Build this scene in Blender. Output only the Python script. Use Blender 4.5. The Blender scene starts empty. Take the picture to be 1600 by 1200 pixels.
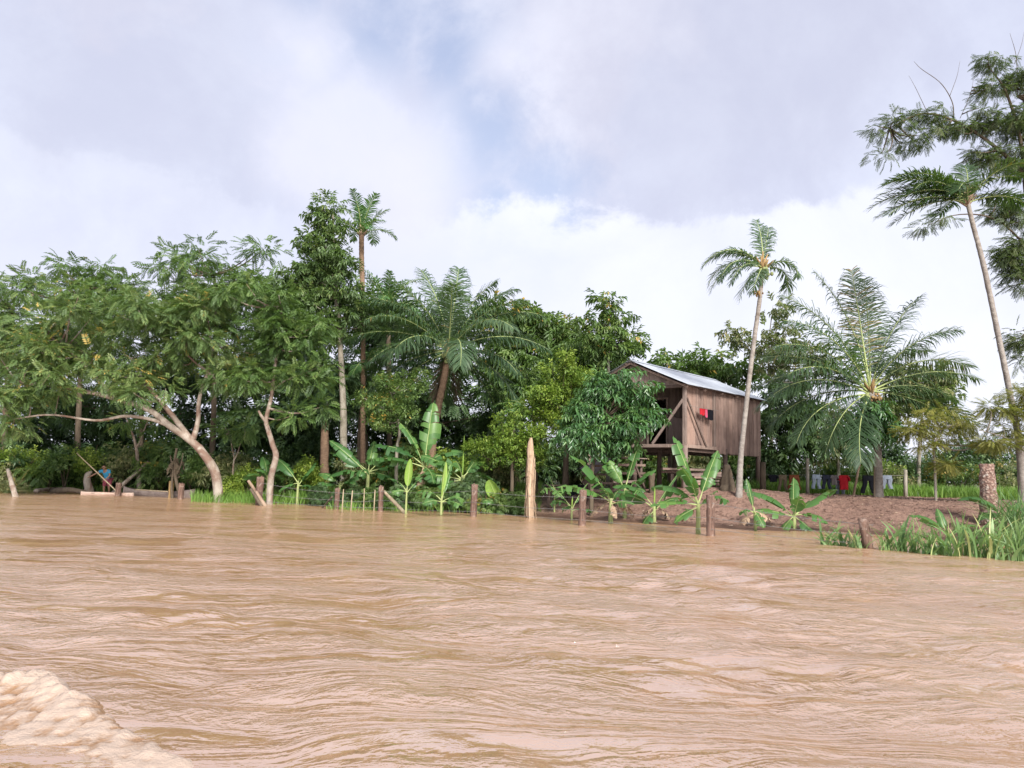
import bpy, bmesh, math, random
import numpy as np
from mathutils import Vector, Matrix, Euler

R = math.radians
rng = np.random.default_rng(7)
random.seed(7)
scene = bpy.context.scene
col = scene.collection

# ------------------------------------------------------------------ camera
F_PX, HZ, ROLL, CAM_Z = 1190.0, 739.0, R(1.5), 1.6     # focal length, horizon row, roll, eye height
PITCH = math.atan((HZ - 600) / F_PX)
cam_d = bpy.data.cameras.new('camera')
cam_d.sensor_width = 36
cam_d.lens = F_PX / 1600 * 36
cam_d.clip_start, cam_d.clip_end = 0.05, 6000
cam = bpy.data.objects.new('camera', cam_d)
col.objects.link(cam)
CAM_M = (Matrix.Translation((0, 0, CAM_Z)) @ Matrix.Rotation(R(90) + PITCH, 4, 'X')
         @ Matrix.Rotation(ROLL, 4, 'Z'))
cam.matrix_world = CAM_M
scene.camera = cam

# ------------------------------------------------------------------ light
SUN_EL, SUN_AZ = 36, 160           # azimuth: degrees clockwise from the view direction (+Y)
sun_d = bpy.data.lights.new('sun', 'SUN')
sun_d.energy = 4.1
sun_d.angle = R(20)
sun_d.color = (1.0, 0.96, 0.9)
sun = bpy.data.objects.new('sun', sun_d)
col.objects.link(sun)
sd = Vector((math.sin(R(SUN_AZ)) * math.cos(R(SUN_EL)), math.cos(R(SUN_AZ)) * math.cos(R(SUN_EL)), math.sin(R(SUN_EL))))
sun.rotation_euler = sd.to_track_quat('Z', 'Y').to_euler()
sun.location = (0, 0, 60)

scene.view_settings.view_transform = 'Standard'
scene.view_settings.look = 'None'
scene.view_settings.exposure = 1.02
scene.view_settings.gamma = 1
scene.view_settings.use_curve_mapping = False
scene.render.engine = 'CYCLES'
scene.cycles.max_bounces = 6
scene.cycles.diffuse_bounces = 3
scene.cycles.glossy_bounces = 3
scene.cycles.transmission_bounces = 3
scene.cycles.transparent_max_bounces = 4
scene.cycles.use_denoising = True
try:
    scene.cycles.denoiser = 'OPENIMAGEDENOISE'
    scene.cycles.denoising_input_passes = 'RGB_ALBEDO_NORMAL'
except Exception:
    pass

# ------------------------------------------------------------------ node helper
class NT:
    def __init__(self, tree):
        self.t = tree
        tree.nodes.clear()
    def n(self, typ, **kw):
        nd = self.t.nodes.new(typ)
        for k, v in kw.items():
            if k.startswith('i_'):
                key = k[2:]
                key = int(key) if key.isdigit() else key.replace('_', ' ')
                self.set(nd, key, v)
            else:
                setattr(nd, k, v)
        return nd
    def set(self, nd, key, v):
        if hasattr(v, 'is_output') or hasattr(v, 'default_value'):
            self.t.links.new(v, nd.inputs[key])
        elif isinstance(v, bpy.types.Node):
            self.t.links.new(v.outputs[0], nd.inputs[key])
        else:
            nd.inputs[key].default_value = v
    def math(self, op, a, b=0.0, c=None, clamp=False):
        nd = self.n('ShaderNodeMath', operation=op, use_clamp=clamp)
        self.set(nd, 0, a); self.set(nd, 1, b)
        if c is not None: self.set(nd, 2, c)
        return nd.outputs[0]
    def vmath(self, op, a, b=(0, 0, 0)):
        nd = self.n('ShaderNodeVectorMath', operation=op)
        self.set(nd, 0, a); self.set(nd, 1, b)
        return nd
    def mix(self, f, a, b, blend='MIX'):
        nd = self.n('ShaderNodeMix', data_type='RGBA', blend_type=blend)
        self.set(nd, 0, f)
        for key, v in ((6, a), (7, b)):
            if isinstance(v, tuple) and len(v) == 3: v = v + (1,)
            self.set(nd, key, v)
        return nd.outputs[2]
    def noise(self, vec, scale, detail=4, rough=0.55, dist=0.0, out=0):
        nd = self.n('ShaderNodeTexNoise')
        if vec is not None: self.set(nd, 'Vector', vec)
        nd.inputs['Scale'].default_value = scale
        nd.inputs['Detail'].default_value = detail
        nd.inputs['Roughness'].default_value = rough
        nd.inputs['Distortion'].default_value = dist
        return nd.outputs[out]
    def ramp(self, f, stops, interp='LINEAR'):
        nd = self.n('ShaderNodeValToRGB')
        nd.color_ramp.interpolation = interp
        els = nd.color_ramp.elements
        while len(els) < len(stops): els.new(0.5)
        for e, (p, c) in zip(els, stops):
            e.position = p
            e.color = c if len(c) == 4 else tuple(c) + (1,)
        self.set(nd, 0, f)
        return nd.outputs[0]
    def sstep(self, x, a, b, lo=0.0, hi=1.0):
        nd = self.n('ShaderNodeMapRange', interpolation_type='SMOOTHSTEP')
        self.set(nd, 0, x)
        for i, v in ((1, a), (2, b), (3, lo), (4, hi)): nd.inputs[i].default_value = v
        return nd.outputs[0]
    def link(self, a, b): self.t.links.new(a, b)

# ------------------------------------------------------------------ pixel (1600x1200 frame) -> place in the world
CAM_R = CAM_M.to_3x3()
def ray(px, py):
    return CAM_R @ Vector(((px - 800) / F_PX, (600 - py) / F_PX, -1))
def W(px, py, d):
    r = ray(px, py)
    k = d / r.y
    return Vector((r.x * k, d, CAM_Z + r.z * k))
def G(px, py, z=0.0):
    r = ray(px, py)
    k = (z - CAM_Z) / r.z
    return Vector((r.x * k, r.y * k, z))

# ------------------------------------------------------------------ sky
world = bpy.data.worlds.new('World')
scene.world = world
world.use_nodes = True
t = NT(world.node_tree)
tc = t.n('ShaderNodeTexCoord')
dirv = tc.outputs['Generated']
sky = t.n('ShaderNodeTexSky', sky_type='NISHITA', sun_disc=False)
sky.sun_elevation = R(SUN_EL)
sky.sun_rotation = R(SUN_AZ)
sky.air_density, sky.dust_density, sky.ozone_density = 1.0, 2.0, 1.0
sep = t.n('ShaderNodeSeparateXYZ', i_0=dirv)
zpos = t.math('MAXIMUM', sep.outputs[2], 0.0)
# cloud-plane coordinates: clouds flatten towards the horizon
zden = t.math('ADD', zpos, 0.22)
cx = t.math('DIVIDE', sep.outputs[0], zden)
cy = t.math('DIVIDE', sep.outputs[1], zden)
cpl = t.n('ShaderNodeCombineXYZ', i_0=cx, i_1=cy)
nz_big = t.noise(cpl.outputs[0], 1.1, 6, 0.55, 0.35)
nz_mid = t.noise(dirv, 3.2, 8, 0.6, 0.25)
nz_fine = t.noise(dirv, 7.5, 9, 0.62, 0.2)
def blob(px, py, deg0, deg1, wob=0.05):
    """soft cloud mass around a direction: 1 inside deg0, 0 beyond deg1, edge broken up by noise"""
    d = ray(px, py).normalized()
    dp = t.vmath('DOT_PRODUCT', dirv, tuple(d)).outputs['Value']
    ang = t.math('ARCCOSINE', t.math('MINIMUM', dp, 0.99999))
    ang = t.math('ADD', ang, t.math('MULTIPLY', t.math('SUBTRACT', nz_mid, 0.5), wob * 8))
    ang = t.math('ADD', ang, t.math('MULTIPLY', t.math('SUBTRACT', nz_fine, 0.5), wob * 3))
    return t.sstep(ang, R(deg0), R(deg1), 1.0, 0.0)
def vmax(*a):
    r = a[0]
    for b in a[1:]: r = t.math('MAXIMUM', r, b)
    return r
BS = 0.1                                                # Background strength; cloud radiances are divided by it
def rad(r, g, b): return (0.665 * r / BS, 0.67 * g / BS, 0.665 * b / BS, 1)
blue = t.mix(0.6, sky.outputs[0], rad(0.44, 0.49, 0.68))
blue = t.mix(t.sstep(zpos, 0.12, 0.55, 1.0, 0.0), blue, rad(0.50, 0.565, 0.75))
veil = t.sstep(nz_big, 0.34, 0.60)                       # thin high veil nearly everywhere
holes = vmax(blob(770, 200, 2, 8), blob(860, 280, 2, 7), blob(780, 310, 1, 5), blob(590, 60, 1, 8), blob(480, 5, 0, 4), blob(690, 80, 1, 7))
cov = t.math('MULTIPLY', t.math('MAXIMUM', veil, 0.72), t.math('SUBTRACT', 1.0, t.math('MULTIPLY', holes, 0.85)), clamp=True)
pale = t.mix(t.sstep(nz_fine, 0.35, 0.7), rad(0.57, 0.575, 0.70), rad(0.66, 0.67, 0.785))
c = t.mix(cov, blue, pale)
# grey undersides of the thicker clouds
g1 = vmax(blob(1080, 70, 6, 17), blob(960, 150, 2, 9), blob(1200, 60, 3, 12))
g2 = vmax(blob(210, 110, 4, 15), blob(330, 190, 1, 9), blob(60, 230, 1, 8))
g3 = t.sstep(t.noise(cpl.outputs[0], 0.8, 5, 0.5, 0.3), 0.55, 0.72)
c = t.mix(t.math('MULTIPLY', g1, 0.36), c, rad(0.455, 0.46, 0.575))
c = t.mix(t.math('MULTIPLY', g2, 0.28), c, rad(0.465, 0.47, 0.58))
c = t.mix(t.math('MULTIPLY', g3, t.sstep(zpos, 0.5, 0.75, 0.0, 0.5)), c, rad(0.52, 0.51, 0.66))
# bright edges and the low cumulus bank
w1 = vmax(blob(790, 100, 0.5, 4), blob(850, 70, 0.3, 3.2), blob(560, 190, 2, 8), blob(490, 90, 1, 6), blob(640, 260, 1, 8))
c = t.mix(t.math('MULTIPLY', w1, 0.75), c, rad(0.69, 0.695, 0.81))
bank = t.math('ADD', zpos, t.math('MULTIPLY', t.math('SUBTRACT', nz_mid, 0.5), -0.20))
bank = t.math('ADD', bank, t.math('MULTIPLY', t.math('SUBTRACT', nz_fine, 0.5), -0.13))
bankm = t.math('MULTIPLY', t.sstep(bank, 0.312, 0.336, 1.0, 0.0), t.sstep(t.math('ADD', sep.outputs[0], t.math('MULTIPLY', nz_mid, 0.2)), -0.16, 0.10, 0.25, 1.0))
c = t.mix(t.math('MULTIPLY', bankm, 0.85), c, t.mix(t.sstep(nz_mid, 0.35, 0.65), rad(0.67, 0.69, 0.81), rad(0.76, 0.775, 0.87)))
c = t.mix(t.sstep(zpos, 0.0, 0.30, 0.8, 0.0), c, rad(0.76, 0.775, 0.87))
bg = t.n('ShaderNodeBackground', i_Color=c, i_Strength=BS)
wo = t.n('ShaderNodeOutputWorld', i_Surface=bg.outputs[0])
world.cycles.sampling_method = 'MANUAL'
world.cycles.sample_map_resolution = 1024
# ------------------------------------------------------------------ mesh helpers
def nrm(a):
    return a / np.maximum(np.linalg.norm(a, axis=-1, keepdims=True), 1e-9)

class MB:
    """collects vertices and faces; build() links them as ONE mesh object"""
    def __init__(self):
        self.v, self.f, self.var, self.n = [], [], [], 0
    def add(self, v, f, var=0.5, mi=0, smooth=True):
        v = np.asarray(v, float).reshape(-1, 3)
        if isinstance(f, np.ndarray):
            self.f.append((f + self.n, mi, smooth))
        else:
            for k in (3, 4):
                g = [x for x in f if len(x) == k]
                if g: self.f.append((np.array(g, int) + self.n, mi, smooth))
            for x in f:
                if len(x) > 4: self.f.append((np.array([x], int) + self.n, mi, smooth))
        self.v.append(v)
        self.var.append(np.full(len(v), var, float) if np.isscalar(var) else np.asarray(var, float))
        self.n += len(v)
    def box(self, c, s, rot=None, var=0.5, mi=0, jit=0.0):
        c = np.array(c, float); s = np.array(s, float) / 2
        p = np.array([(x, y, z) for x in (-1, 1) for y in (-1, 1) for z in (-1, 1)], float) * s
        if jit: p += rng.normal(0, jit, p.shape)
        if rot is not None: p = p @ np.array(rot).T
        self.add(p + c, [(0, 1, 3, 2), (4, 6, 7, 5), (0, 4, 5, 1), (2, 3, 7, 6), (0, 2, 6, 4), (1, 5, 7, 3)], var, mi, False)
    def beam(self, a, b, w, h, var=0.5, mi=0, jit=0.0, up=(0, 0, 1)):
        a = np.array(a, float); b = np.array(b, float)
        d = b - a; L = np.linalg.norm(d); d /= L
        u = np.array(up, float)
        if abs(d @ u) > 0.95: u = np.array((1.0, 0, 0))
        s = np.cross(u, d); s /= np.linalg.norm(s)
        u = np.cross(d, s)
        self.box((a + b) / 2, (L, w, h), np.stack([d, s, u], 1), var, mi, jit)
    def tube(self, pts, rad, seg=8, var=0.5, mi=0, cap=True, bump=0.0, flat=1.0):
        p = np.asarray([tuple(q) for q in pts], float)
        n = len(p)
        r = np.full(n, rad, float) if np.isscalar(rad) else np.interp(np.linspace(0, 1, n), np.linspace(0, 1, len(rad)), rad)
        d = nrm(np.gradient(p, axis=0))
        ref = np.array((0, 0, 1.0)) if abs(d[0][2]) < 0.9 else np.array((0, 1.0, 0))
        s = np.cross(ref, d[0]); s /= np.linalg.norm(s)
        a = np.linspace(0, 2 * np.pi, seg, endpoint=False)
        V = []
        for i in range(n):
            s = s - (s @ d[i]) * d[i]; s /= max(np.linalg.norm(s), 1e-9)
            u = np.cross(d[i], s)
            rr = r[i] * (1 + (rng.normal(0, bump, seg) if bump else 0))
            V.append(p[i] + (np.cos(a) * rr)[:, None] * s + (np.sin(a) * rr * flat)[:, None] * u)
        f = []
        for i in range(n - 1):
            for k in range(seg):
                k2 = (k + 1) % seg
                f.append((i * seg + k, i * seg + k2, (i + 1) * seg + k2, (i + 1) * seg + k))
        V = np.concatenate(V)
        if cap:
            m = len(V)
            V = np.concatenate([V, p[:1], p[-1:]])
            for k in range(seg):
                k2 = (k + 1) % seg
                f.append((m, k2, k))
                f.append((m + 1, (n - 1) * seg + k, (n - 1) * seg + k2))
        self.add(V, f, var, mi)
    def build(self, name, mats, parent=None, loc=None):
        me = bpy.data.meshes.new(name)
        if self.n:
            v = np.concatenate(self.v).astype(np.float32)
            me.vertices.add(len(v)); me.vertices.foreach_set('co', v.ravel())
            tot = np.concatenate([np.full(len(f), f.shape[1], np.int32) for f, _, _ in self.f])
            lv = np.concatenate([f.ravel() for f, _, _ in self.f]).astype(np.int32)
            me.loops.add(len(lv)); me.loops.foreach_set('vertex_index', lv)
            me.polygons.add(len(tot))
            me.polygons.foreach_set('loop_start', (np.cumsum(tot) - tot).astype(np.int32))
            me.polygons.foreach_set('loop_total', tot)
            me.polygons.foreach_set('material_index', np.concatenate([np.full(len(f), m, np.int32) for f, m, _ in self.f]))
            me.polygons.foreach_set('use_smooth', np.concatenate([np.full(len(f), s, bool) for f, _, s in self.f]))
            at = me.attributes.new('var', 'FLOAT', 'POINT')
            at.data.foreach_set('value', np.concatenate(self.var).astype(np.float32))
            me.update(calc_edges=True)
        for m in (mats if isinstance(mats, (list, tuple)) else [mats]): me.materials.append(m)
        o = bpy.data.objects.new(name, me)
        col.objects.link(o)
        if parent is not None: o.parent = parent
        if loc is not None: o.location = loc
        return o

def tag(o, label=None, cat=None, group=None, kind=None):
    if label: o['label'] = label
    if cat: o['category'] = cat
    if group: o['group'] = group
    if kind: o['kind'] = kind
    return o
def empty(name, loc=(0, 0, 0), rz=0.0, label=None, cat=None, group=None):
    o = bpy.data.objects.new(name, None)
    o.empty_display_size = 0.2
    col.objects.link(o)
    o.location = loc
    o.rotation_euler = (0, 0, rz)
    return tag(o, label, cat, group)
def spline(pts, n):
    """Catmull-Rom through pts, n points"""
    p = np.array([tuple(q) for q in pts], float)
    if len(p) == 2: return p[0] + (p[1] - p[0]) * np.linspace(0, 1, n)[:, None]
    q = np.concatenate([[2 * p[0] - p[1]], p, [2 * p[-1] - p[-2]]])
    out = []
    for s in np.linspace(0, len(p) - 1 - 1e-9, n):
        i = int(s); u = s - i
        a, b, c, d = q[i], q[i + 1], q[i + 2], q[i + 3]
        out.append(0.5 * ((2 * b) + (c - a) * u + (2 * a - 5 * b + 4 * c - d) * u * u + (3 * b - 3 * c + d - a) * u ** 3))
    return np.array(out)

# ------------------------------------------------------------------ materials
def mat(name):
    m = bpy.data.materials.new(name)
    m.use_nodes = True
    return m, NT(m.node_tree)
def finish(t, shader, disp=None):
    o = t.n('ShaderNodeOutputMaterial')
    t.link(shader, o.inputs['Surface'])
def bump(t, h, dist, strength=1.0):
    return t.n('ShaderNodeBump', i_Height=h, i_Distance=dist, i_Strength=strength).outputs[0]

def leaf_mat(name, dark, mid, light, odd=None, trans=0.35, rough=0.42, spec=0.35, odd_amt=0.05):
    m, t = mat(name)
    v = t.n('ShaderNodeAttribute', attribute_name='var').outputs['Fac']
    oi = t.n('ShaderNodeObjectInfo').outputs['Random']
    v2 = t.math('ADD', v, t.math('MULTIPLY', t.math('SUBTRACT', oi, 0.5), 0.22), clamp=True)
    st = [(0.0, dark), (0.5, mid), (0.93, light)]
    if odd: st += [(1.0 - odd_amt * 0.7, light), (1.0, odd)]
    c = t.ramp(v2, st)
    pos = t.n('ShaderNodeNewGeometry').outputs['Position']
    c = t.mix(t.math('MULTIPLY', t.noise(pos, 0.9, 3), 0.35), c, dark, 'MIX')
    p = t.n('ShaderNodeBsdfPrincipled', i_Base_Color=c, i_Roughness=rough)
    p.inputs['Specular IOR Level'].default_value = spec
    tr = t.n('ShaderNodeBsdfTranslucent', i_Color=t.mix(0.55, c, (0.16, 0.30, 0.02)))
    mx = t.n('ShaderNodeMixShader', i_0=trans)
    t.link(p.outputs[0], mx.inputs[1]); t.link(tr.outputs[0], mx.inputs[2])
    finish(t, mx.outputs[0])
    return m
def bark_mat(name, a, b, c3=None, scale=5.0, stretch=0.25, rough=0.9, patch=0.35):
    m, t = mat(name)
    pos = t.n('ShaderNodeTexCoord').outputs['Object']
    mp = t.n('ShaderNodeMapping', i_Vector=pos)
    mp.inputs['Scale'].default_value = (1, 1, stretch)
    n1 = t.noise(mp.outputs[0], scale, 6, 0.65, 0.3)
    c = t.mix(t.sstep(n1, 0.35, 0.65), a, b)
    if c3:
        n2 = t.noise(pos, scale * 0.45, 5, 0.6, 0.5)
        c = t.mix(t.sstep(n2, 1 - patch - 0.08, 1 - patch + 0.08), c, c3)
    n3 = t.noise(mp.outputs[0], scale * 4, 5, 0.7)
    c = t.mix(t.math('MULTIPLY', n3, 0.5), c, tuple(x * 0.45 for x in a))
    v = t.n('ShaderNodeAttribute', attribute_name='var').outputs['Fac']
    c = t.mix(1.0, c, t.ramp(v, [(0, (0.55, 0.55, 0.55)), (0.5, (1, 1, 1)), (1, (1.0, 1.0, 1.0))]), 'MULTIPLY')
    p = t.n('ShaderNodeBsdfPrincipled', i_Base_Color=c, i_Roughness=rough)
    p.inputs['Specular IOR Level'].default_value = 0.2
    t.link(bump(t, t.math('ADD', n1, t.math('MULTIPLY', n3, 0.6)), 0.03, 0.8), p.inputs['Normal'])
    finish(t, p.outputs[0])
    return m
def flat_mat(name, c, rough=0.8, amt=0.25, scale=6.0, spec=0.25, trans=0.0):
    m, t = mat(name)
    pos = t.n('ShaderNodeTexCoord').outputs['Object']
    n1 = t.noise(pos, scale, 5, 0.6)
    cc = t.mix(t.math('MULTIPLY', n1, amt * 2), c, tuple(x * 0.45 for x in c))
    p = t.n('ShaderNodeBsdfPrincipled', i_Base_Color=cc, i_Roughness=rough)
    p.inputs['Specular IOR Level'].default_value = spec
    t.link(bump(t, n1, 0.01, 0.5), p.inputs['Normal'])
    sh = p.outputs[0]
    if trans:
        tr = t.n('ShaderNodeBsdfTranslucent', i_Color=cc)
        mx = t.n('ShaderNodeMixShader', i_0=trans)
        t.link(sh, mx.inputs[1]); t.link(tr.outputs[0], mx.inputs[2]); sh = mx.outputs[0]
    finish(t, sh)
    return m

M = {}
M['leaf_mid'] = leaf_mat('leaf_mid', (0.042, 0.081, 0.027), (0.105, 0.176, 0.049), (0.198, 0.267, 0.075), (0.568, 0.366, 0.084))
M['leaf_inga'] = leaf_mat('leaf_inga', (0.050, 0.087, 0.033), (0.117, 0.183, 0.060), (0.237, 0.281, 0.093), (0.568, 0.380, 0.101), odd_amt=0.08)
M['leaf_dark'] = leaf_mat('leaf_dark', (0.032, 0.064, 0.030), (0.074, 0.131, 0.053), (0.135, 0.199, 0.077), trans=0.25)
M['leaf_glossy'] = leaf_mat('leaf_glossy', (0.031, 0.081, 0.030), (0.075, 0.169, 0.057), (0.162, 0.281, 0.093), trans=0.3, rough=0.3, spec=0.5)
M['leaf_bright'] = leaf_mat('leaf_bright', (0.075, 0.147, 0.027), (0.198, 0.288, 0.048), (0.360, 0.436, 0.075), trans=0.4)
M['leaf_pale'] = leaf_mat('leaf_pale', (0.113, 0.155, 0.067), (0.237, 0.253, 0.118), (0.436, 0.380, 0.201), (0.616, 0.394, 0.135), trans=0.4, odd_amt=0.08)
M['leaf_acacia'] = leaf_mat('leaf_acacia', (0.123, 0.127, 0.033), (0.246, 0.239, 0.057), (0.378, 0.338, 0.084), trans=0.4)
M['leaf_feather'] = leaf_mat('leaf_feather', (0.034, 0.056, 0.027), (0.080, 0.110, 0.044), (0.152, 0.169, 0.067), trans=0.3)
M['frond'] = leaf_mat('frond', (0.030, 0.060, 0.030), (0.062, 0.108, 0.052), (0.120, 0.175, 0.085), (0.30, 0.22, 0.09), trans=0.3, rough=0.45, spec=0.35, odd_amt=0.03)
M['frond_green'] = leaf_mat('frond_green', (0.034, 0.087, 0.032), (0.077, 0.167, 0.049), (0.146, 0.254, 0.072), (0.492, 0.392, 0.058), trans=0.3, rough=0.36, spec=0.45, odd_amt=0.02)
M['frond_backlit_tone'] = leaf_mat('frond_backlit_tone', (0.018, 0.040, 0.016), (0.042, 0.078, 0.030), (0.080, 0.125, 0.048), (0.30, 0.25, 0.05), trans=0.25, rough=0.45, odd_amt=0.03)  # leaf colour darkened to stand in for a backlit, dense crown
M['frond_dead'] = flat_mat('frond_dead', (0.10, 0.075, 0.05), 0.9)
M['banana'] = leaf_mat('banana', (0.039, 0.105, 0.033), (0.084, 0.190, 0.051), (0.186, 0.320, 0.085), (0.338, 0.400, 0.101), trans=0.42, rough=0.38, spec=0.4)
M['banana_young'] = leaf_mat('banana_young', (0.186, 0.325, 0.062), (0.292, 0.450, 0.088), (0.398, 0.500, 0.125), trans=0.45, rough=0.4)
M['banana_rib'] = flat_mat('banana_rib', (0.36, 0.42, 0.17), 0.5, 0.12, trans=0.15)
M['banana_stem'] = bark_mat('banana_stem', (0.30, 0.34, 0.14), (0.20, 0.22, 0.09), (0.16, 0.10, 0.05), 6, 0.3, 0.6, 0.3)
M['banana_dry'] = bark_mat('banana_dry', (0.46, 0.34, 0.235), (0.29, 0.19, 0.125), (0.11, 0.065, 0.045), 9, 0.07, 0.9, 0.38)
M['grass'] = leaf_mat('grass', (0.069, 0.152, 0.029), (0.154, 0.275, 0.049), (0.284, 0.420, 0.087), trans=0.4)
M['grass_broad'] = leaf_mat('grass_broad', (0.061, 0.123, 0.049), (0.138, 0.239, 0.084), (0.277, 0.392, 0.145), (0.500, 0.493, 0.203), trans=0.35, odd_amt=0.1)
M['bark_pale'] = bark_mat('bark_pale', (0.36, 0.31, 0.26), (0.20, 0.15, 0.115), (0.15, 0.085, 0.06), 3.2, 0.5, 0.9, 0.47)
M['bark_grey'] = bark_mat('bark_grey', (0.33, 0.30, 0.25), (0.20, 0.17, 0.13), (0.10, 0.09, 0.06), 5, 0.35, 0.9, 0.4)
M['bark_dark'] = bark_mat('bark_dark', (0.13, 0.10, 0.07), (0.07, 0.052, 0.038), None, 5, 0.3)
M['bark_palm'] = bark_mat('bark_palm', (0.31, 0.28, 0.25), (0.20, 0.17, 0.15), (0.12, 0.09, 0.07), 6, 1.6, 0.9, 0.35)
M['bark_coconut'] = bark_mat('bark_coconut', (0.27, 0.18, 0.12), (0.17, 0.105, 0.07), (0.09, 0.06, 0.045), 6, 1.8, 0.9, 0.35)
M['post'] = bark_mat('post', (0.21, 0.130, 0.098), (0.085, 0.050, 0.040), (0.27, 0.205, 0.17), 13, 0.10, 0.95, 0.40)
M['post_yellow'] = bark_mat('post_yellow', (0.36, 0.24, 0.11), (0.24, 0.15, 0.07), None, 8, 0.2)
M['log'] = bark_mat('log', (0.34, 0.25, 0.18), (0.20, 0.13, 0.09), (0.12, 0.075, 0.05), 6, 0.5)
M['stick'] = bark_mat('stick', (0.40, 0.33, 0.22), (0.28, 0.21, 0.14), None, 7, 0.4)
# ------------------------------------------------------------------ noise in numpy for terrain and waves
def hash2(ix, iy, seed=0):
    n = (ix.astype(np.int64) * 374761393 + iy.astype(np.int64) * 668265263 + seed * 1442695041) & 0x7fffffff
    n = ((n ^ (n >> 13)) * 1274126177) & 0x7fffffff
    return ((n ^ (n >> 16)) & 0xffff) / 65535.0
def vnoise(x, y, seed=0):
    ix, iy = np.floor(x), np.floor(y)
    fx, fy = x - ix, y - iy
    fx = fx * fx * fx * (fx * (fx * 6 - 15) + 10); fy = fy * fy * fy * (fy * (fy * 6 - 15) + 10)
    a, b = hash2(ix, iy, seed), hash2(ix + 1, iy, seed)
    c, d = hash2(ix, iy + 1, seed), hash2(ix + 1, iy + 1, seed)
    return (a + (b - a) * fx) * (1 - fy) + (c + (d - c) * fx) * fy
def fbm(x, y, oct=4, seed=0):
    s, a, tot = 0, 1.0, 0
    for o in range(oct):
        s = s + a * (vnoise(x * 2 ** o + 17.3 * o, y * 2 ** o - 9.1 * o, seed + o) - 0.5); tot += a; a *= 0.5
    return s / tot

# ------------------------------------------------------------------ the river bank
SH_X = [-400, -120, -60, -26, -20.7, -14.7, -10.5, -7, -2.5, 1.0, 3.6, 6.5, 8.5, 10.3, 14.1, 20, 35, 120, 400]
SH_Y = [60, 52, 45, 40.6, 40.2, 37.6, 34.0, 32.2, 30.4, 29.0, 27.2, 25.2, 24.9, 24.6, 21.2, 18.5, 15, 5, -20]
H_X = [-400, -30, -8, 0, 6, 20, 400]
H_H = [0.7, 0.55, 0.55, 0.85, 1.05, 1.0, 1.0]
def ground_z(x, y):
    x = np.asarray(x, float); y = np.asarray(y, float)
    ys = np.interp(x, SH_X, SH_Y) + 0.7 * fbm(x * 0.45, y * 0.2, 3, 5)
    tt = y - ys
    hh = np.interp(x, H_X, H_H)
    k = np.clip(tt / 5.5, 0, 1)
    z = hh * (k * k * (3 - 2 * k) * 0.55 + 0.45 * k)
    z = np.where(tt < 0, np.maximum(tt * 0.16, -1.6), z)
    z = z + 0.28 * np.exp(-((x - 8.2) ** 2 + (y - 29.6) ** 2) / 5.0)           # trodden mound by the house
    w = np.clip(tt + 0.3, 0, 1)
    z = z + w * (0.12 * fbm(x * 0.8, y * 0.8, 4, 3) + 0.05 * fbm(x * 4, y * 4, 3, 9))
    far = np.clip((y - 55) / 200, 0, 1)
    return z + far * 2.5 * (fbm(x * 0.02, y * 0.02, 3, 1) + 0.3)
def gz(x, y): return float(ground_z(np.array([x]), np.array([y]))[0])
def on_ground(px, d):
    """the ground point seen in column px at distance d"""
    p = W(px, 760, d)
    for _ in range(3):
        z = gz(p.x, p.y)
        # column shifts a little with height because of the camera roll
        r = W(px, 760 + (p.z - z) / d * F_PX, d)
        p = r
    return Vector((p.x, d, gz(p.x, d)))
def grid_mesh(xs, ys, zfun):
    X, Y = np.meshgrid(xs, ys)
    Z = zfun(X, Y)
    V = np.stack([X.ravel(), Y.ravel(), Z.ravel()], 1)
    nx, ny = len(xs), len(ys)
    i = (np.arange(ny - 1)[:, None] * nx + np.arange(nx - 1)[None, :]).ravel()
    return V, np.stack([i, i + 1, i + nx + 1, i + nx], 1)

m, t = mat('soil')
pos = t.n('ShaderNodeNewGeometry').outputs['Position']
sx = t.n('ShaderNodeSeparateXYZ', i_0=pos)
n1 = t.noise(pos, 0.7, 6, 0.6)
n2 = t.noise(pos, 5.0, 6, 0.7, 0.4)
n3 = t.noise(pos, 22.0, 4, 0.7)
c = t.mix(t.sstep(n1, 0.35, 0.65), (0.200, 0.118, 0.088), (0.275, 0.170, 0.128))
c = t.mix(t.sstep(n2, 0.48, 0.62), c, (0.125, 0.072, 0.056))
c = t.mix(t.math('MULTIPLY', t.sstep(n3, 0.54, 0.66), 0.7), c, (0.36, 0.25, 0.19))
# leaf mould and moss away from the trodden yard
green = t.math('MAXIMUM', t.sstep(sx.outputs[0], -1.0, 2.5, 1.0, 0.0), t.sstep(sx.outputs[1], 33.0, 37.0))
c = t.mix(t.math('MULTIPLY', green, t.sstep(n2, 0.30, 0.55)), c, (0.050, 0.075, 0.025))
wet = t.sstep(sx.outputs[2], 0.02, 0.16, 1.0, 0.0)
c = t.mix(wet, c, (0.11, 0.062, 0.042))
rg = t.math('SUBTRACT', 0.95, t.math('MULTIPLY', wet, 0.5))
p = t.n('ShaderNodeBsdfPrincipled', i_Base_Color=c, i_Roughness=rg)
p.inputs['Specular IOR Level'].default_value = 0.25
t.link(bump(t, t.math('ADD', n2, t.math('MULTIPLY', n3, 0.5)), 0.12, 0.9), p.inputs['Normal'])
finish(t, p.outputs[0])
M['soil'] = m

def graded(a, b, fine_a, fine_b, n_f, n_o, power=2.2):
    """dense between fine_a and fine_b, ever coarser beyond"""
    u = np.linspace(0, 1, n_o + 1)[1:] ** power
    return np.concatenate([(fine_a - (fine_a - a) * u)[::-1], np.linspace(fine_a, fine_b, n_f), fine_b + (b - fine_b) * u])
mb = MB()
V, Fq = grid_mesh(graded(-1500, 1500, -34, 30, 260, 24), graded(-40, 3000, 15, 50, 170, 24), ground_z)
mb.add(V, Fq)
tag(mb.build('river_bank', M['soil']), kind='structure')

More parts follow.
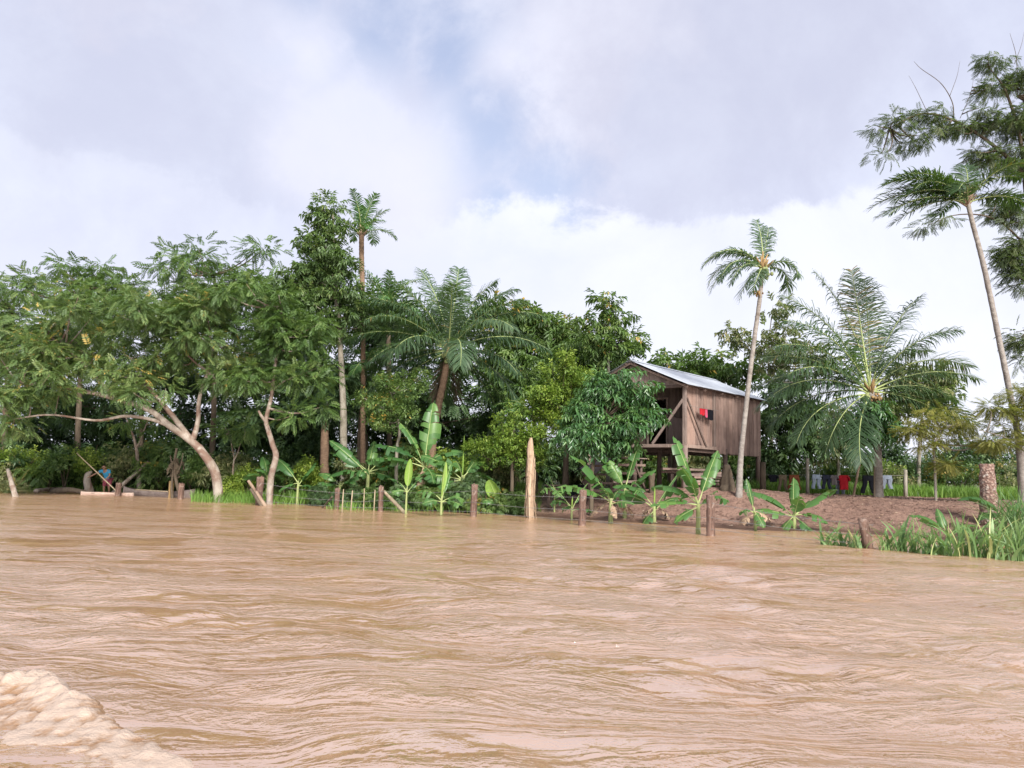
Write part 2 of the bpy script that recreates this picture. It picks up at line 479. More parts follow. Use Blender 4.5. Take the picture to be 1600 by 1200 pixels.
# ------------------------------------------------------------------ the river
m, t = mat('muddy_water')
pos = t.n('ShaderNodeNewGeometry').outputs['Position']
n1 = t.noise(pos, 0.35, 4, 0.55, 0.6)
n0 = t.noise(pos, 1.3, 5, 0.6, 0.8)
c = t.mix(t.sstep(n1, 0.3, 0.7), (0.345, 0.190, 0.092), (0.395, 0.236, 0.132))
c = t.mix(t.math('MULTIPLY', t.sstep(n0, 0.45, 0.75), 0.3), c, (0.47, 0.315, 0.215))
mp = t.n('ShaderNodeMapping', i_Vector=pos)
mp.inputs['Rotation'].default_value = (0, 0, R(-35))
mp.inputs['Scale'].default_value = (0.75, 1.25, 1)
r0 = t.noise(mp.outputs[0], 0.55, 2, 0.5, 0.6)
r1 = t.noise(mp.outputs[0], 1.7, 3, 0.5, 0.8)
r2 = t.noise(pos, 6.5, 3, 0.55, 0.6)
r3 = t.noise(pos, 17.0, 3, 0.55, 0.4)
mp2 = t.n('ShaderNodeMapping', i_Vector=pos)                   # ruffled and slick streaks drawn out along the current
mp2.inputs['Rotation'].default_value = (0, 0, R(40))
mp2.inputs['Scale'].default_value = (0.45, 1.35, 1)
calm = t.sstep(t.noise(mp2.outputs[0], 0.75, 5, 0.6, 1.2), 0.40, 0.58)
slope = t.math('ADD', 0.16, t.math('MULTIPLY', calm, 0.84))
h = t.math('ADD', t.math('MULTIPLY', r2, 0.050), t.math('MULTIPLY', r3, 0.018))
h = t.math('MULTIPLY', h, slope)
h = t.math('ADD', h, t.math('ADD', t.math('MULTIPLY', r1, 0.030), t.math('MULTIPLY', r0, 0.03)))
nrm_w = t.n('ShaderNodeBump', i_Height=h, i_Distance=1.0, i_Strength=1.0).outputs[0]
df = t.n('ShaderNodeBsdfDiffuse', i_Color=c)                     # light scattered back by the silt, not shaded by ripples
gl = t.n('ShaderNodeBsdfGlossy', i_Roughness=t.math('ADD', 0.10, t.math('MULTIPLY', calm, 0.12)), i_Normal=nrm_w)
gl.inputs['Color'].default_value = (1, 1, 1, 1)
fr = t.n('ShaderNodeFresnel', i_IOR=1.5, i_Normal=nrm_w)
refl = t.math('ADD', 0.36, t.math('MULTIPLY', fr.outputs[0], 0.38), clamp=True)
mx = t.n('ShaderNodeMixShader', i_0=refl)
t.link(df.outputs[0], mx.inputs[1]); t.link(gl.outputs[0], mx.inputs[2])
finish(t, mx.outputs[0])
M['water'] = m

def waves(X, Y):
    wx = X + 1.6 * fbm(X * 0.16, Y * 0.16, 3, 21)
    wy = Y + 1.6 * fbm(X * 0.16 + 40, Y * 0.16, 3, 22)
    Z = np.zeros_like(X)
    # (crest bearing from +X in degrees, wavelength, height)
    for ang, lam, a, ph in ((-48, 2.9, 0.026, 0.3), (-62, 1.9, 0.015, 1.1), (-36, 4.6, 0.024, 2.0), (-20, 1.25, 0.009, 0.7), (-75, 0.85, 0.006, 4.0), (18, 1.5, 0.006, 2.2)):
        nx_, ny_ = -math.sin(R(ang)), math.cos(R(ang))
        ph_ = 2 * np.pi * (wx * nx_ + wy * ny_) / lam + ph
        env = 0.35 + 1.3 * np.clip(0.5 + 1.5 * fbm(X * 0.12 + ang, Y * 0.12, 2, 30 + int(lam * 10)), 0, 1)
        Z += 0.75 * a * env * (np.sin(ph_) + 0.28 * np.sin(2 * ph_ + 0.6))
    Z += 0.026 * fbm(X * 1.3 + Y * 0.5, Y * 1.6, 3, 50)
    chop = np.clip(0.5 + 1.6 * fbm(X * 0.4, Y * 0.4, 3, 55), 0.3, 1)
    Z += chop * (0.048 * fbm(X * 3.0, Y * 3.6, 2, 60) + 0.030 * fbm(X * 6.5, Y * 7.5, 1, 64))
    dist = np.hypot(X, Y)
    near = np.clip(1.0 - (Y - 14) / 16, 0.12, 1) * np.clip(1.6 - dist / 60, 0, 1)
    return Z * near
mb = MB()
xs = np.sinh(np.linspace(-5.2, 5.2, 500)); xs = xs / xs[-1] * 420
ys = np.concatenate([-np.geomspace(0.5, 260, 24)[::-1], np.linspace(-0.4, 1.5, 20), np.geomspace(1.55, 44, 560), np.geomspace(45, 500, 26)])
V, Fq = grid_mesh(xs, ys, waves)
mb.add(V, Fq)
tag(mb.build('river', M['water']), kind='structure')

# foaming bow wave of the boat the picture is taken from
m, t = mat('foam')
pos = t.n('ShaderNodeNewGeometry').outputs['Position']
v = t.n('ShaderNodeAttribute', attribute_name='var').outputs['Fac']
n1 = t.noise(pos, 13.0, 7, 0.72, 0.9)
n2 = t.noise(pos, 60.0, 4, 0.6)
f = t.math('ADD', v, t.math('MULTIPLY', t.math('SUBTRACT', n1, 0.5), 0.9), clamp=True)
c = t.mix(t.sstep(f, 0.25, 0.75), (0.27, 0.155, 0.08), (0.42, 0.32, 0.25))
p = t.n('ShaderNodeBsdfPrincipled', i_Base_Color=c, i_Roughness=t.math('ADD', 0.2, t.math('MULTIPLY', f, 0.35)))
p.inputs['Subsurface Weight'].default_value = 0.0
t.link(bump(t, t.math('ADD', n1, t.math('MULTIPLY', n2, 0.6)), 0.02, 0.8), p.inputs['Normal'])
finish(t, p.outputs[0])
M['foam'] = m
# crest line of the bow wave over the water, from far left to near right
CR = [G(-260, 1030), G(0, 1062), G(60, 1066), G(105, 1092), G(165, 1130), G(215, 1158), G(300, 1196), G(420, 1290), G(600, 1480)]
CRH = np.array([0.13, 0.16, 0.15, 0.11, 0.085, 0.06, 0.035, 0.015, 0.0])
cr = spline(CR, 260)
crh = np.interp(np.linspace(0, 1, 260), np.linspace(0, 1, 9), CRH)
tang = nrm(np.gradient(cr, axis=0))
side = np.stack([tang[:, 1], -tang[:, 0], 0 * tang[:, 0]], 1)          # towards the boat
def billow(x, y, seed): return 0.55 * np.abs(fbm(x * 3.2, y * 3.2, 2, seed)) + 0.40 * np.abs(fbm(x * 8, y * 8, 2, seed + 3)) + 0.28 * np.abs(fbm(x * 19, y * 19, 2, seed + 6)) + 0.15 * np.abs(fbm(x * 42, y * 42, 1, seed + 9))
gx, gy = np.meshgrid(np.arange(-5.6, 0.7, 0.024), np.arange(1.7, 6.8, 0.024))
P2 = np.stack([gx.ravel(), gy.ravel()], 1)
near_i = np.concatenate([((b_[:, None, :] - cr[None, :, :2]) ** 2).sum(2).argmin(1) for b_ in np.array_split(P2, 30)])
s_ = ((P2 - cr[near_i, :2]) * side[near_i, :2]).sum(1)
hc = crh[near_i]
s_ = s_ + 0.10 * fbm(P2[:, 0] * 3, P2[:, 1] * 3, 3, 77)
prof = np.where(s_ < 0, np.exp(-(s_ / 0.09) ** 2), 0.22 + 0.78 * np.exp(-(s_ / 0.40) ** 2))
bl = billow(P2[:, 0], P2[:, 1], 70)
zw = waves(P2[:, 0], P2[:, 1])
z = zw - 0.028 + hc * 0.52 * prof * (0.75 + 1.6 * bl) + 0.16 * prof * bl * (hc / 0.15) * np.clip(1.6 - s_ * 0.5, 0.2, 1)
va = np.clip(-0.05 + 3.3 * bl + np.where(s_ < 0.2, 0.10, 0) - np.maximum(0, -s_ - 0.02) * 4, 0, 1)
nxg, nyg = gx.shape[1], gx.shape[0]
i = (np.arange(nyg - 1)[:, None] * nxg + np.arange(nxg - 1)[None, :]).ravel()
Q = np.stack([i, i + 1, i + nxg + 1, i + nxg], 1)
keep = (s_[Q] > -0.24).all(1) & (s_[Q] < 2.6).all(1) & ((z - zw)[Q] > -0.02).any(1)
Q = Q[keep]
used = np.unique(Q); remap = np.zeros(len(P2), int); remap[used] = np.arange(len(used))
mb = MB()
mb.add(np.concatenate([P2[used], z[used][:, None]], 1), remap[Q], va[used])
tag(mb.build('boat_wake', M['foam']), 'foaming pale brown bow wave at the lower left of the river', 'wake', kind='stuff')
# ------------------------------------------------------------------ leaf sprays
def leaflet(base, d, L, w, droop=0.0, fold=0.12):
    """one rhombic leaflet: base, left, tip, right"""
    base = np.array(base, float); d = np.array(d, float); d /= np.linalg.norm(d)
    s = np.cross((0, 0, 1), d); s /= max(np.linalg.norm(s), 1e-6)
    mid = base + d * L * 0.45 + np.array((0, 0, fold * w))
    tip = base + d * L + np.array((0, 0, -droop * L))
    return [base, mid + s * w / 2, tip, mid - s * w / 2]
def make_template(kind, seed):
    g = np.random.default_rng(seed)
    V = []
    if kind == 'pinnate':                # long compound leaf, drooping leaflets
        for i in range(6):
            x = 0.15 + 0.15 * i
            z = -0.22 * (x ** 2)
            for s in (-1, 1):
                V += leaflet((x, 0, z), (0.55 + 0.05 * i, s * (1 - 0.06 * i), g.normal(-0.15, 0.12)), 0.36 * (1 - 0.05 * abs(i - 2.5)), 0.135, 0.15)
        V += leaflet((1.0, 0, -0.22), (1, 0, -0.3), 0.30, 0.12, 0.2)
    elif kind == 'broad':                # whorl of broad drooping leaves on a twig
        for i in range(8):
            a = i * 2.4 + g.normal(0, 0.3)
            x = 0.08 + 0.11 * i
            V += leaflet((x, 0, 0), (0.75, math.cos(a) * 0.9, math.sin(a) * 0.5 - 0.25), g.uniform(0.42, 0.6), g.uniform(0.17, 0.23), 0.3, 0.3)
    elif kind == 'feather':              # fine feathery foliage
        for i in range(9):
            x = 0.10 + 0.10 * i
            z = -0.18 * x * x
            for s in (-1, 1):
                V += leaflet((x, 0, z), (0.75, s * 0.8, g.normal(-0.2, 0.1)), 0.33 * (1 - 0.06 * abs(i - 4)), 0.050, 0.2)
    elif kind == 'small':                # bushy small leaves
        for i in range(10):
            d = g.normal(0, 1, 3); d[0] = abs(d[0]) + 0.4; d[2] *= 0.7
            V += leaflet(g.normal(0, 0.16, 3) + (0.35 * g.random(), 0, 0), d, g.uniform(0.30, 0.44), g.uniform(0.14, 0.20), 0.15)
    elif kind == 'palmate':              # cassava-like hands of leaflets
        for j in range(3):
            c = g.normal(0, 0.22, 3); c[0] += 0.3
            for a in np.linspace(-1.7, 1.7, 6):
                V += leaflet(c, (math.cos(a), math.sin(a), g.normal(-0.35, 0.12)), g.uniform(0.34, 0.45), 0.085, 0.25)
    V = np.array(V)
    k = len(V) // 4
    b = np.arange(k) * 4
    F = np.concatenate([np.stack([b, b + 1, b + 2], 1), np.stack([b, b + 2, b + 3], 1)])
    return V, F
TPL = {k: [make_template(k, 100 + i) for i in range(4)] for k in ('pinnate', 'broad', 'feather', 'small', 'palmate')}
def scatter(mb, kind, pos, fwd, up, scale, var, mi=0):
    n = len(pos)
    f = nrm(fwd); s = nrm(np.cross(up, f)); u = np.cross(f, s)
    which = rng.integers(0, 4, n)
    for w in range(4):
        sel = np.where(which == w)[0]
        if not len(sel): continue
        tv, tf = TPL[kind][w]
        k = len(tv)
        V = (pos[sel][:, None, :] + scale[sel][:, None, None] * (tv[None, :, 0, None] * f[sel][:, None, :]
             + tv[None, :, 1, None] * s[sel][:, None, :] + tv[None, :, 2, None] * u[sel][:, None, :]))
        vv = np.repeat(var[sel][:, None], k // 4, 1) + rng.normal(0, 0.10, (len(sel), k // 4))
        F = (np.arange(len(sel)) * k)[:, None, None] + tf[None]
        mb.add(V.reshape(-1, 3), F.reshape(-1, 3), np.clip(np.repeat(vv, 4, 1).ravel(), 0, 1), mi)
def clump(mb, kind, c, r, n, size, flat=0.6, wind=(0, 0, 0), base=0.5, droop=0.25):
    """a leaf clump: sprays through a flattened ball, pointing outwards"""
    u = nrm(rng.normal(0, 1, (n, 3)))
    rr = rng.random(n) ** 0.5
    off = u * rr[:, None] * r * np.array((1, 1, flat))
    fwd = u * np.array((1, 1, 0.6)) + rng.normal(0, 0.35, (n, 3)) + np.array((0, 0, -droop)) + np.array(wind)
    up = np.array((0, 0, 1.0)) + rng.normal(0, 0.35, (n, 3)) + u * 0.35
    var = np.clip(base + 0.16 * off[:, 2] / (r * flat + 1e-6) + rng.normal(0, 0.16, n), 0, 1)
    scatter(mb, kind, np.asarray(c) + off, fwd, up, size * rng.uniform(0.7, 1.25, n), var)

def limb(mb, pts, r0, r1, seg=6, n=None, wob=0.0):
    n = n or max(4, len(pts) * 4)
    p = spline(pts, n)
    if wob:
        p[1:-1] += rng.normal(0, wob, p[1:-1].shape)
    mb.tube(p, np.linspace(r0, r1, n), seg, bump=0.05)
    return p

def tree(name, label, base, trunk, rad, crown, leaf, bark, kind='pinnate', size=0.75, per=60, clump_r=1.0, nclump=1.0,
         limbs=(), group=None, cat='tree', wind=(0, 0, 0), flat=0.6, depth=0.8, droop=0.25, twigs=True, lift=0.0):
    """base: world point; trunk: list of world points from the base up; crown: list of (centre, half-width, half-height)"""
    base = Vector(base)
    root = empty(name, base, 0, label, cat, group)
    B = np.array(base)
    tb = MB()
    tp = [np.array(base) - (0, 0, 0.4)] + [np.array(q) for q in trunk]
    path = limb(tb, [q - B for q in tp], rad[0], rad[1], 8, max(8, 4 * len(tp)), 0.0)
    allp = [path[len(path) // 2:]]
    for L, r0, r1 in limbs:
        allp.append(limb(tb, [np.array(q) - B for q in L], r0, r1, 6))
    allp = np.concatenate(allp)
    lb = MB()
    for (c, rx, rz) in crown:
        c = np.array(c) - B
        vol = rx * rz / (clump_r ** 2)
        n = max(2, int(3.0 * vol * nclump))
        for k in range(n):
            u = nrm(rng.normal(0, 1, 3)); q = c + u * (rng.random() ** 0.45) * np.array((rx, rx * depth, rz))
            r = clump_r * rng.uniform(0.6, 1.25)
            d2 = ((allp - q) ** 2).sum(1) + 3.0 * np.maximum(allp[:, 2] - q[2], 0)
            a = allp[d2.argmin()]
            if twigs and np.linalg.norm(a - q) > 0.3:
                m_ = (a + q) / 2 + np.array((0, 0, -0.12 * np.linalg.norm(a - q))) + rng.normal(0, 0.08, 3)
                dd = np.linalg.norm(a - q)
                limb(tb, [a, m_, q], min(0.022 * dd + 0.012, rad[1] * 1.0 + 0.02), 0.010, 5, 6)
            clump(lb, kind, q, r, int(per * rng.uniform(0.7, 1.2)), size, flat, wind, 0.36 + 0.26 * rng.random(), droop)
    tb.build('trunk', bark, root)
    lb.build('crown', leaf, root)
    return root

def px_tree(name, label, d, base_px, trunk_px, rad, crown_px, leaf, bark, limbs_px=(), **kw):
    """as tree(), laid out from the photograph's columns and rows at one real distance d (crown depth offsets optional)"""
    base = on_ground(base_px, d)
    tr = [W(a[0], a[1], d + (a[2] if len(a) > 2 else 0)) for a in trunk_px]
    k = d / F_PX
    cr = [(W(e[0], e[1], d + (e[4] if len(e) > 4 else 0)), e[2] * k, e[3] * k) for e in crown_px]
    li = [([W(a[0], a[1], d + (a[2] if len(a) > 2 else 0)) for a in L], r0, r1) for L, r0, r1 in limbs_px]
    return tree(name, label, base, tr, rad, cr, leaf, bark, limbs=li, **kw)

def shrub(name, label, c, r, h, leaf, kind='small', size=0.4, n=260, group=None, cat='shrub', base_v=0.5, stems=5):
    """a bush rooted at c"""
    c = Vector(c)
    root = empty(name, c, 0, label, cat, group)
    sb, lb = MB(), MB()
    for k in range(stems):
        a = rng.uniform(0, 2 * np.pi); q = np.array((math.cos(a) * r * 0.5, math.sin(a) * r * 0.5, h * rng.uniform(0.5, 0.85)))
        limb(sb, [(0, 0, -0.15), q * (0.35, 0.35, 0.5), q], 0.02 + 0.01 * r, 0.008, 5, 6)
    nc = max(5, int(7 * r))
    for k in range(nc):
        a = rng.uniform(0, 2 * np.pi); rr = r * math.sqrt(rng.random()) * 0.85
        z = h * (0.22 + 0.62 * rng.random() * (1 - 0.45 * (rr / r) ** 2))
        clump(lb, kind, (math.cos(a) * rr, math.sin(a) * rr, z), r * rng.uniform(0.3, 0.5), n // nc, size, 0.75, base=base_v + rng.normal(0, 0.1))
    sb.build('stem', M['bark_dark'], root)
    lb.build('foliage', leaf, root)
    return root

# ------------------------------------------------------------------ palms
def frond_mesh(L, elev, droop, leaf_l, leaf_w=0.05, npair=46, hang=0.5, wind=(0, 0, 0), petiole=0.14, var=0.5, fwd_mix=0.55, tip=0.35, curl=0.0):
    """a frond in the XZ plane growing along +X; returns an MB (material 0 leaflets, 1 rachis)"""
    mb = MB()
    n = 26
    s = np.linspace(0, 1, n)
    e = R(elev) - R(droop) * s ** 1.35
    ds = L / (n - 1)
    x = np.concatenate([[0], np.cumsum(np.cos(e[:-1]) * ds)])
    z = np.concatenate([[0], np.cumsum(np.sin(e[:-1]) * ds)])
    y = curl * L * s ** 2
    P = np.stack([x, y, z], 1)
    P = P + np.array(wind) * (s ** 2)[:, None] * L * 0.5
    mb.tube(P, np.linspace(0.035, 0.006, n) * (L / 3.5) ** 0.5, 5, 0.6, 1)
    T = nrm(np.gradient(P, axis=0))
    ts = np.linspace(petiole, 0.995, npair)
    PP = np.stack([np.interp(ts, s, P[:, k]) for k in range(3)], 1)
    TT = nrm(np.stack([np.interp(ts, s, T[:, k]) for k in range(3)], 1))
    Sd = nrm(np.cross(TT, np.array((0, 0, 1.0)) + 0 * TT))
    Up = np.cross(Sd, TT)
    prof = np.sin(np.pi * np.clip(0.12 + 0.80 * (ts - petiole) / (1 - petiole), 0, 1)) ** 0.7
    prof = np.maximum(prof, tip)
    for sg in (-1, 1):
        m_ = npair
        Ls = leaf_l * prof * rng.uniform(0.85, 1.1, m_)
        fm = fwd_mix + 0.7 * ts ** 3 + rng.normal(0, 0.16, m_)
        D = nrm(sg * Sd + TT * fm[:, None] + Up * (0.22 + rng.normal(0, 0.22, m_))[:, None])
        g = np.array((0, 0, -1.0)) * (hang * rng.uniform(0.5, 1.6, m_))[:, None] + np.array(wind)
        q0 = PP
        q1 = q0 + D * (Ls * 0.4)[:, None] + g * (Ls * 0.10)[:, None]
        q2 = q1 + nrm(D + g * 0.55) * (Ls * 0.33)[:, None]
        q3 = q2 + nrm(D * 0.7 + g * 1.2) * (Ls * 0.27)[:, None]
        Wd = nrm(np.cross(D, Up)) * (leaf_w / 2)
        V = np.stack([q0 - Wd * 0.6, q0 + Wd * 0.6, q1 - Wd, q1 + Wd, q2 - Wd * 0.8, q2 + Wd * 0.8, q3], 1)
        b = (np.arange(m_) * 7)[:, None]
        vv = np.repeat(np.clip(var + rng.normal(0, 0.13, m_), 0, 1), 7)
        off = mb.n
        mb.add(V.reshape(-1, 3), np.concatenate([b + np.array([[0, 1, 3, 2]]), b + np.array([[2, 3, 5, 4]])]), vv)
        mb.f.append((b + np.array([[4, 5, 6]]) + off, 0, True))
    return mb
def palm(name, label, base, trunk, rad, fronds, leaf, bark, leaf_l, leaf_w=0.05, hang=0.5, wind=(0, 0, 0), npair=46,
         boots=True, fruit=None, group=None, bulge=0.0, rings=True, petiole=0.14, cat='palm tree', dead=(), fwd_mix=0.55):
    """fronds: list of (azimuth deg from +X, elevation, length, droop)"""
    base = Vector(base)
    root = empty(name, base, 0, label, cat, group)
    B = np.array(base)
    tb = MB()
    tp = [B - (0, 0, 0.3)] + [np.array(q) for q in trunk]
    n = 70
    p = spline([q - B for q in tp], n)
    s = np.linspace(0, 1, n)
    r = rad[0] + (rad[1] - rad[0]) * s ** 0.8 + rad[0] * 0.45 * np.exp(-s * 12)
    if rings: r = r * (1 + 0.05 * (np.arange(n) % 2))
    tb.tube(p, r, 10, bump=0.03)
    tb.build('trunk', bark, root)
    top = p[-1]
    if boots:
        bb = MB()
        for k in range(16):
            a = k * 2.4; ee = rng.uniform(0.7, 1.25)
            d = np.array((math.cos(a) * math.cos(ee), math.sin(a) * math.cos(ee), math.sin(ee)))
            q = top + (0, 0, -0.25 + 0.02 * k)
            bb.tube([q, q + d * 0.25, q + d * rng.uniform(0.4, 0.6)], [0.06, 0.045, 0.02], 5, rng.uniform(0.3, 0.8))
        bb.build('frond_bases', M['post_yellow'] if leaf is M['frond'] else M['log'], root)
    for (az, el, L, dr) in fronds:
        f = frond_mesh(L, el, dr, leaf_l * rng.uniform(0.9, 1.1), leaf_w, npair, hang, tuple(Matrix.Rotation(-R(az), 3, 'Z') @ Vector(wind)), petiole,
                       np.clip(0.42 + 0.15 * math.sin(R(el)) + rng.normal(0, 0.1), 0.1, 0.85), fwd_mix, curl=rng.normal(0, 0.06))
        o = f.build('frond', [leaf, M['banana_rib']], root, top + (0, 0, rng.uniform(-0.12, 0.1)))
        o.rotation_euler = (rng.normal(0, 0.12), 0, R(az))
    for (az, el, L, dr) in dead:
        f = frond_mesh(L, el, dr, leaf_l * 0.8, leaf_w, 34, 1.2, (0, 0, 0), petiole, 0.5)
        o = f.build('dry_frond', [M['frond_dead'], M['frond_dead']], root, top + (0, 0, -0.15))
        o.rotation_euler = (0, 0, R(az))
    if fruit:
        for (az, n_, r_, mt, dz) in fruit:
            fb = MB()
            for k in range(n_):
                c = top + np.array((math.cos(R(az)) * 0.28, math.sin(R(az)) * 0.28, -0.3 + dz)) + rng.normal(0, r_ * 1.3, 3)
                th = np.linspace(0, np.pi, 6)
                fb.tube([c + (0, 0, -r_ * math.cos(x) * 1.2) for x in th], [max(0.004, r_ * math.sin(x)) for x in th], 7, rng.random())
            tag(fb.build('fruit_cluster', mt, root), kind='stuff')
    return root

# ------------------------------------------------------------------ banana plants
def banana_leaf(L, w, elev, droop, var, torn=0.5, petiole=0.22, twist=0.0, fold=0.30):
    """a banana leaf along +X in the XZ plane: material 0 blade, 1 midrib"""
    mb = MB()
    n = 25
    s = np.linspace(0, 1, n)
    e = R(elev) - R(droop) * s ** 1.5
    ds = L / (n - 1)
    P = np.stack([np.concatenate([[0], np.cumsum(np.cos(e[:-1]) * ds)]), 0 * s, np.concatenate([[0], np.cumsum(np.sin(e[:-1]) * ds)])], 1)
    T = nrm(np.gradient(P, axis=0))
    Sd = np.array((0, 1.0, 0)) + 0 * T
    U = np.cross(T, Sd)
    mb.tube(P, np.interp(s, [0, petiole, 1], [0.030, 0.013, 0.003]) * (0.55 + 0.3 * L), 6, 0.5, 1)
    b = np.clip((s - petiole) / (1 - petiole), 0, 1)
    width = 1.15 * w / 2 * np.clip(np.sin(np.pi * np.clip(b, 0, 1) ** 0.75) ** 0.55, 0, 1)
    width[-1] = 0.01
    i0 = np.argmax(b > 0) - 1
    for sg in (-1, 1):
        k = i0
        while k < n - 1:
            seglen = int(rng.integers(1, 4)) if rng.random() < torn else int(rng.integers(3, 7))
            k2 = min(n - 1, k + seglen)
            dr = rng.normal(0, 0.19) * torn * 1.6 - 0.12 * torn
            sl = rng.uniform(0.86, 1.0) if torn > 0.2 else 1.0
            idx = np.arange(k, k2 + 1)
            inner = P[idx]
            gap = np.zeros(len(idx))
            if torn > 0.15 and len(idx) > 1: gap[-1] = -0.55 * ds * rng.random() * (0.5 + torn)
            wd = (width[idx] * sl)[:, None]
            out_d = sg * Sd[idx] * math.cos(fold + dr) + U[idx] * math.sin(fold + dr) + T[idx] * 0.30
            mid = inner + out_d * wd * 0.55 + T[idx] * gap[:, None] * 0.5
            outer = inner + (out_d + U[idx] * (-0.55 + dr)) * wd * 0.98 + T[idx] * gap[:, None]
            m_ = len(idx)
            V = np.concatenate([inner, mid, outer])
            f = []
            for a in range(m_ - 1):
                f.append((a, a + 1, m_ + a + 1, m_ + a)); f.append((m_ + a, m_ + a + 1, 2 * m_ + a + 1, 2 * m_ + a))
            if f:
                vv = np.clip(var + rng.normal(0, 0.10), 0, 1)
                mb.add(V, f, np.concatenate([np.full(m_, min(1, vv + 0.12)), np.full(m_, vv), np.full(m_, max(0, vv - 0.08))]))
            k = k2
    return mb
def banana(label, base, stem_h, stem_r, leaves, lean=(0, 0), var=0.5, torn=0.7, young=(), dry=(), spear=0.0, name='banana_plant', mature=False):
    """leaves: (azimuth, elevation, length, width, droop); young leaves are yellow green; dry ones brown and hanging"""
    base = Vector(base)
    root = empty(name, base, 0, label, 'banana plant', 'banana plants on the flooded bank')
    torn = min(1.0, torn + 0.08)
    stem_r = stem_r * 0.8
    var = var + rng.uniform(-0.2, 0.05)
    sb = MB()
    top = np.array((lean[0], lean[1], stem_h))
    sb.tube(spline([(0, 0, -0.5), (lean[0] * 0.3, lean[1] * 0.3, stem_h * 0.45), top, top + (lean[0] * 0.1, lean[1] * 0.1, 0.12)], 14), [stem_r * 1.25, stem_r, stem_r * 0.75, stem_r * 0.5], 9, bump=0.05)
    sb.build('stem', M['banana_stem'], root)
    for grp, mt, tr in ((leaves, M['banana'], torn), (young, M['banana_young'], 0.05), (dry, M['banana_dry'], 0.8)):
        for (az, el, L, w, dr) in grp:
            f = banana_leaf(L, w, el, dr, np.clip(var + rng.normal(0, 0.12), 0.05, 0.88), tr, fold=0.30 if mt is M['banana'] else 0.15)
            o = f.build('dry_leaf' if mt is M['banana_dry'] else 'leaf', [mt, M['banana_rib'] if mt is not M['banana_dry'] else mt], root,
                        top + (0, 0, rng.uniform(-0.12, 0.02)))
            o.rotation_euler = (rng.normal(0, 0.25), 0, R(az))
    if spear:
        sp = MB()
        sp.tube(spline([top, top + (0.01, 0, spear * 0.5), top + (0.02, 0, spear)], 8), [0.018, 0.032, 0.03, 0.006], 7, 0.6)
        sp.build('rolled_leaf', M['banana_young'], root)
    return root

# ------------------------------------------------------------------ grass
def blades(mb, pts, h, w, lean=0.5, var=0.5, wind=(0, 0, 0), seg=3, nbend=1.0):
    """one tapering bent blade at each point"""
    n = len(pts)
    a = rng.uniform(0, 2 * np.pi, n)
    d = np.stack([np.cos(a), np.sin(a), 0 * a], 1)
    H = h * rng.uniform(0.55, 1.2, n)
    s = np.stack([-np.sin(a), np.cos(a), 0 * a], 1)
    yaw = rng.uniform(0, 2 * np.pi, n)
    wd = np.stack([np.cos(yaw), np.sin(yaw), 0 * a], 1) * (w * rng.uniform(0.6, 1.2, n))[:, None] / 2
    ln = (lean * rng.uniform(0.1, 1.3, n))[:, None]
    V = []
    for k in range(seg + 1):
        u = k / seg
        c = pts + d * ln * H[:, None] * u ** 1.8 + np.array(wind) * H[:, None] * u ** 1.5
        c = c + np.array((0, 0, 1.0)) * (H * (u - 0.32 * nbend * ln[:, 0] * u ** 2.5))[:, None]
        ww = wd * (1 - 0.25 * u if k < seg else 0.06) * (0.7 if k == 0 else 1)
        V += [c - ww, c + ww]
    V = np.stack(V, 1)
    kk = 2 * (seg + 1)
    b = (np.arange(n) * kk)[:, None]
    F = np.concatenate([b + np.array([[2 * k, 2 * k + 1, 2 * k + 3, 2 * k + 2]]) for k in range(seg)])
    mb.add(V.reshape(-1, 3), F, np.repeat(np.clip(var + rng.normal(0, 0.17, n), 0, 1), kk))
# ================================================================== the trees on the left
PAR = dict(leaf=M['leaf_inga'], bark=M['bark_pale'])
px_tree('riverside_tree', 'pale trunk leaning left over the water, widest crown at the left', 34, 343,
        [(338, 745), (320, 712), (300, 690), (265, 665), (232, 640), (185, 624), (115, 608), (40, 600, -1)], (0.235, 0.06),
        [(50, 610, 75, 30, -1), (120, 570, 90, 38, -1), (40, 545, 70, 40, -0.5), (235, 560, 85, 40), (150, 500, 100, 40), (325, 530, 85, 50), (55, 500, 60, 32),
         (250, 490, 80, 38), (215, 612, 55, 22, -1), (20, 650, 45, 20, -1.5), (365, 590, 55, 36), (340, 470, 70, 36)],
        limbs_px=[([(300, 690), (284, 668), (262, 640), (240, 615), (218, 585), (205, 560)], 0.15, 0.04),
                  ([(262, 664), (235, 655), (195, 650), (150, 657), (80, 648, -1), (20, 655, -1.5)], 0.10, 0.03),
                  ([(300, 690), (309, 660), (312, 620), (330, 560), (325, 500)], 0.14, 0.04),
                  ([(185, 624), (150, 590), (110, 550), (70, 520)], 0.09, 0.03),
                  ([(350, 600), (310, 570), (270, 535), (230, 505)], 0.08, 0.03)],
        per=62, size=0.46, clump_r=0.95, nclump=1.0, depth=0.9, **PAR)
px_tree('riverside_tree', 'bare pale crooked trunk with a broken fork, leafy only above', 33, 421,
        [(423, 750), (431, 714), (427, 698), (419, 672), (416, 655), (424, 620), (430, 570), (437, 530), (440, 480)], (0.15, 0.05),
        [(445, 500, 52, 50), (405, 545, 42, 40), (470, 580, 40, 46), (405, 470, 60, 40), (480, 520, 45, 40), (395, 600, 28, 26), (470, 640, 34, 24)],
        limbs_px=[([(417, 660), (410, 652), (404, 642)], 0.09, 0.05), ([(426, 610), (445, 595), (470, 585)], 0.05, 0.02)],
        leaf=M['leaf_mid'], bark=M['bark_pale'], per=60, size=0.45, clump_r=0.9)
BG = dict(cat='tree', group='trees behind the left bank')
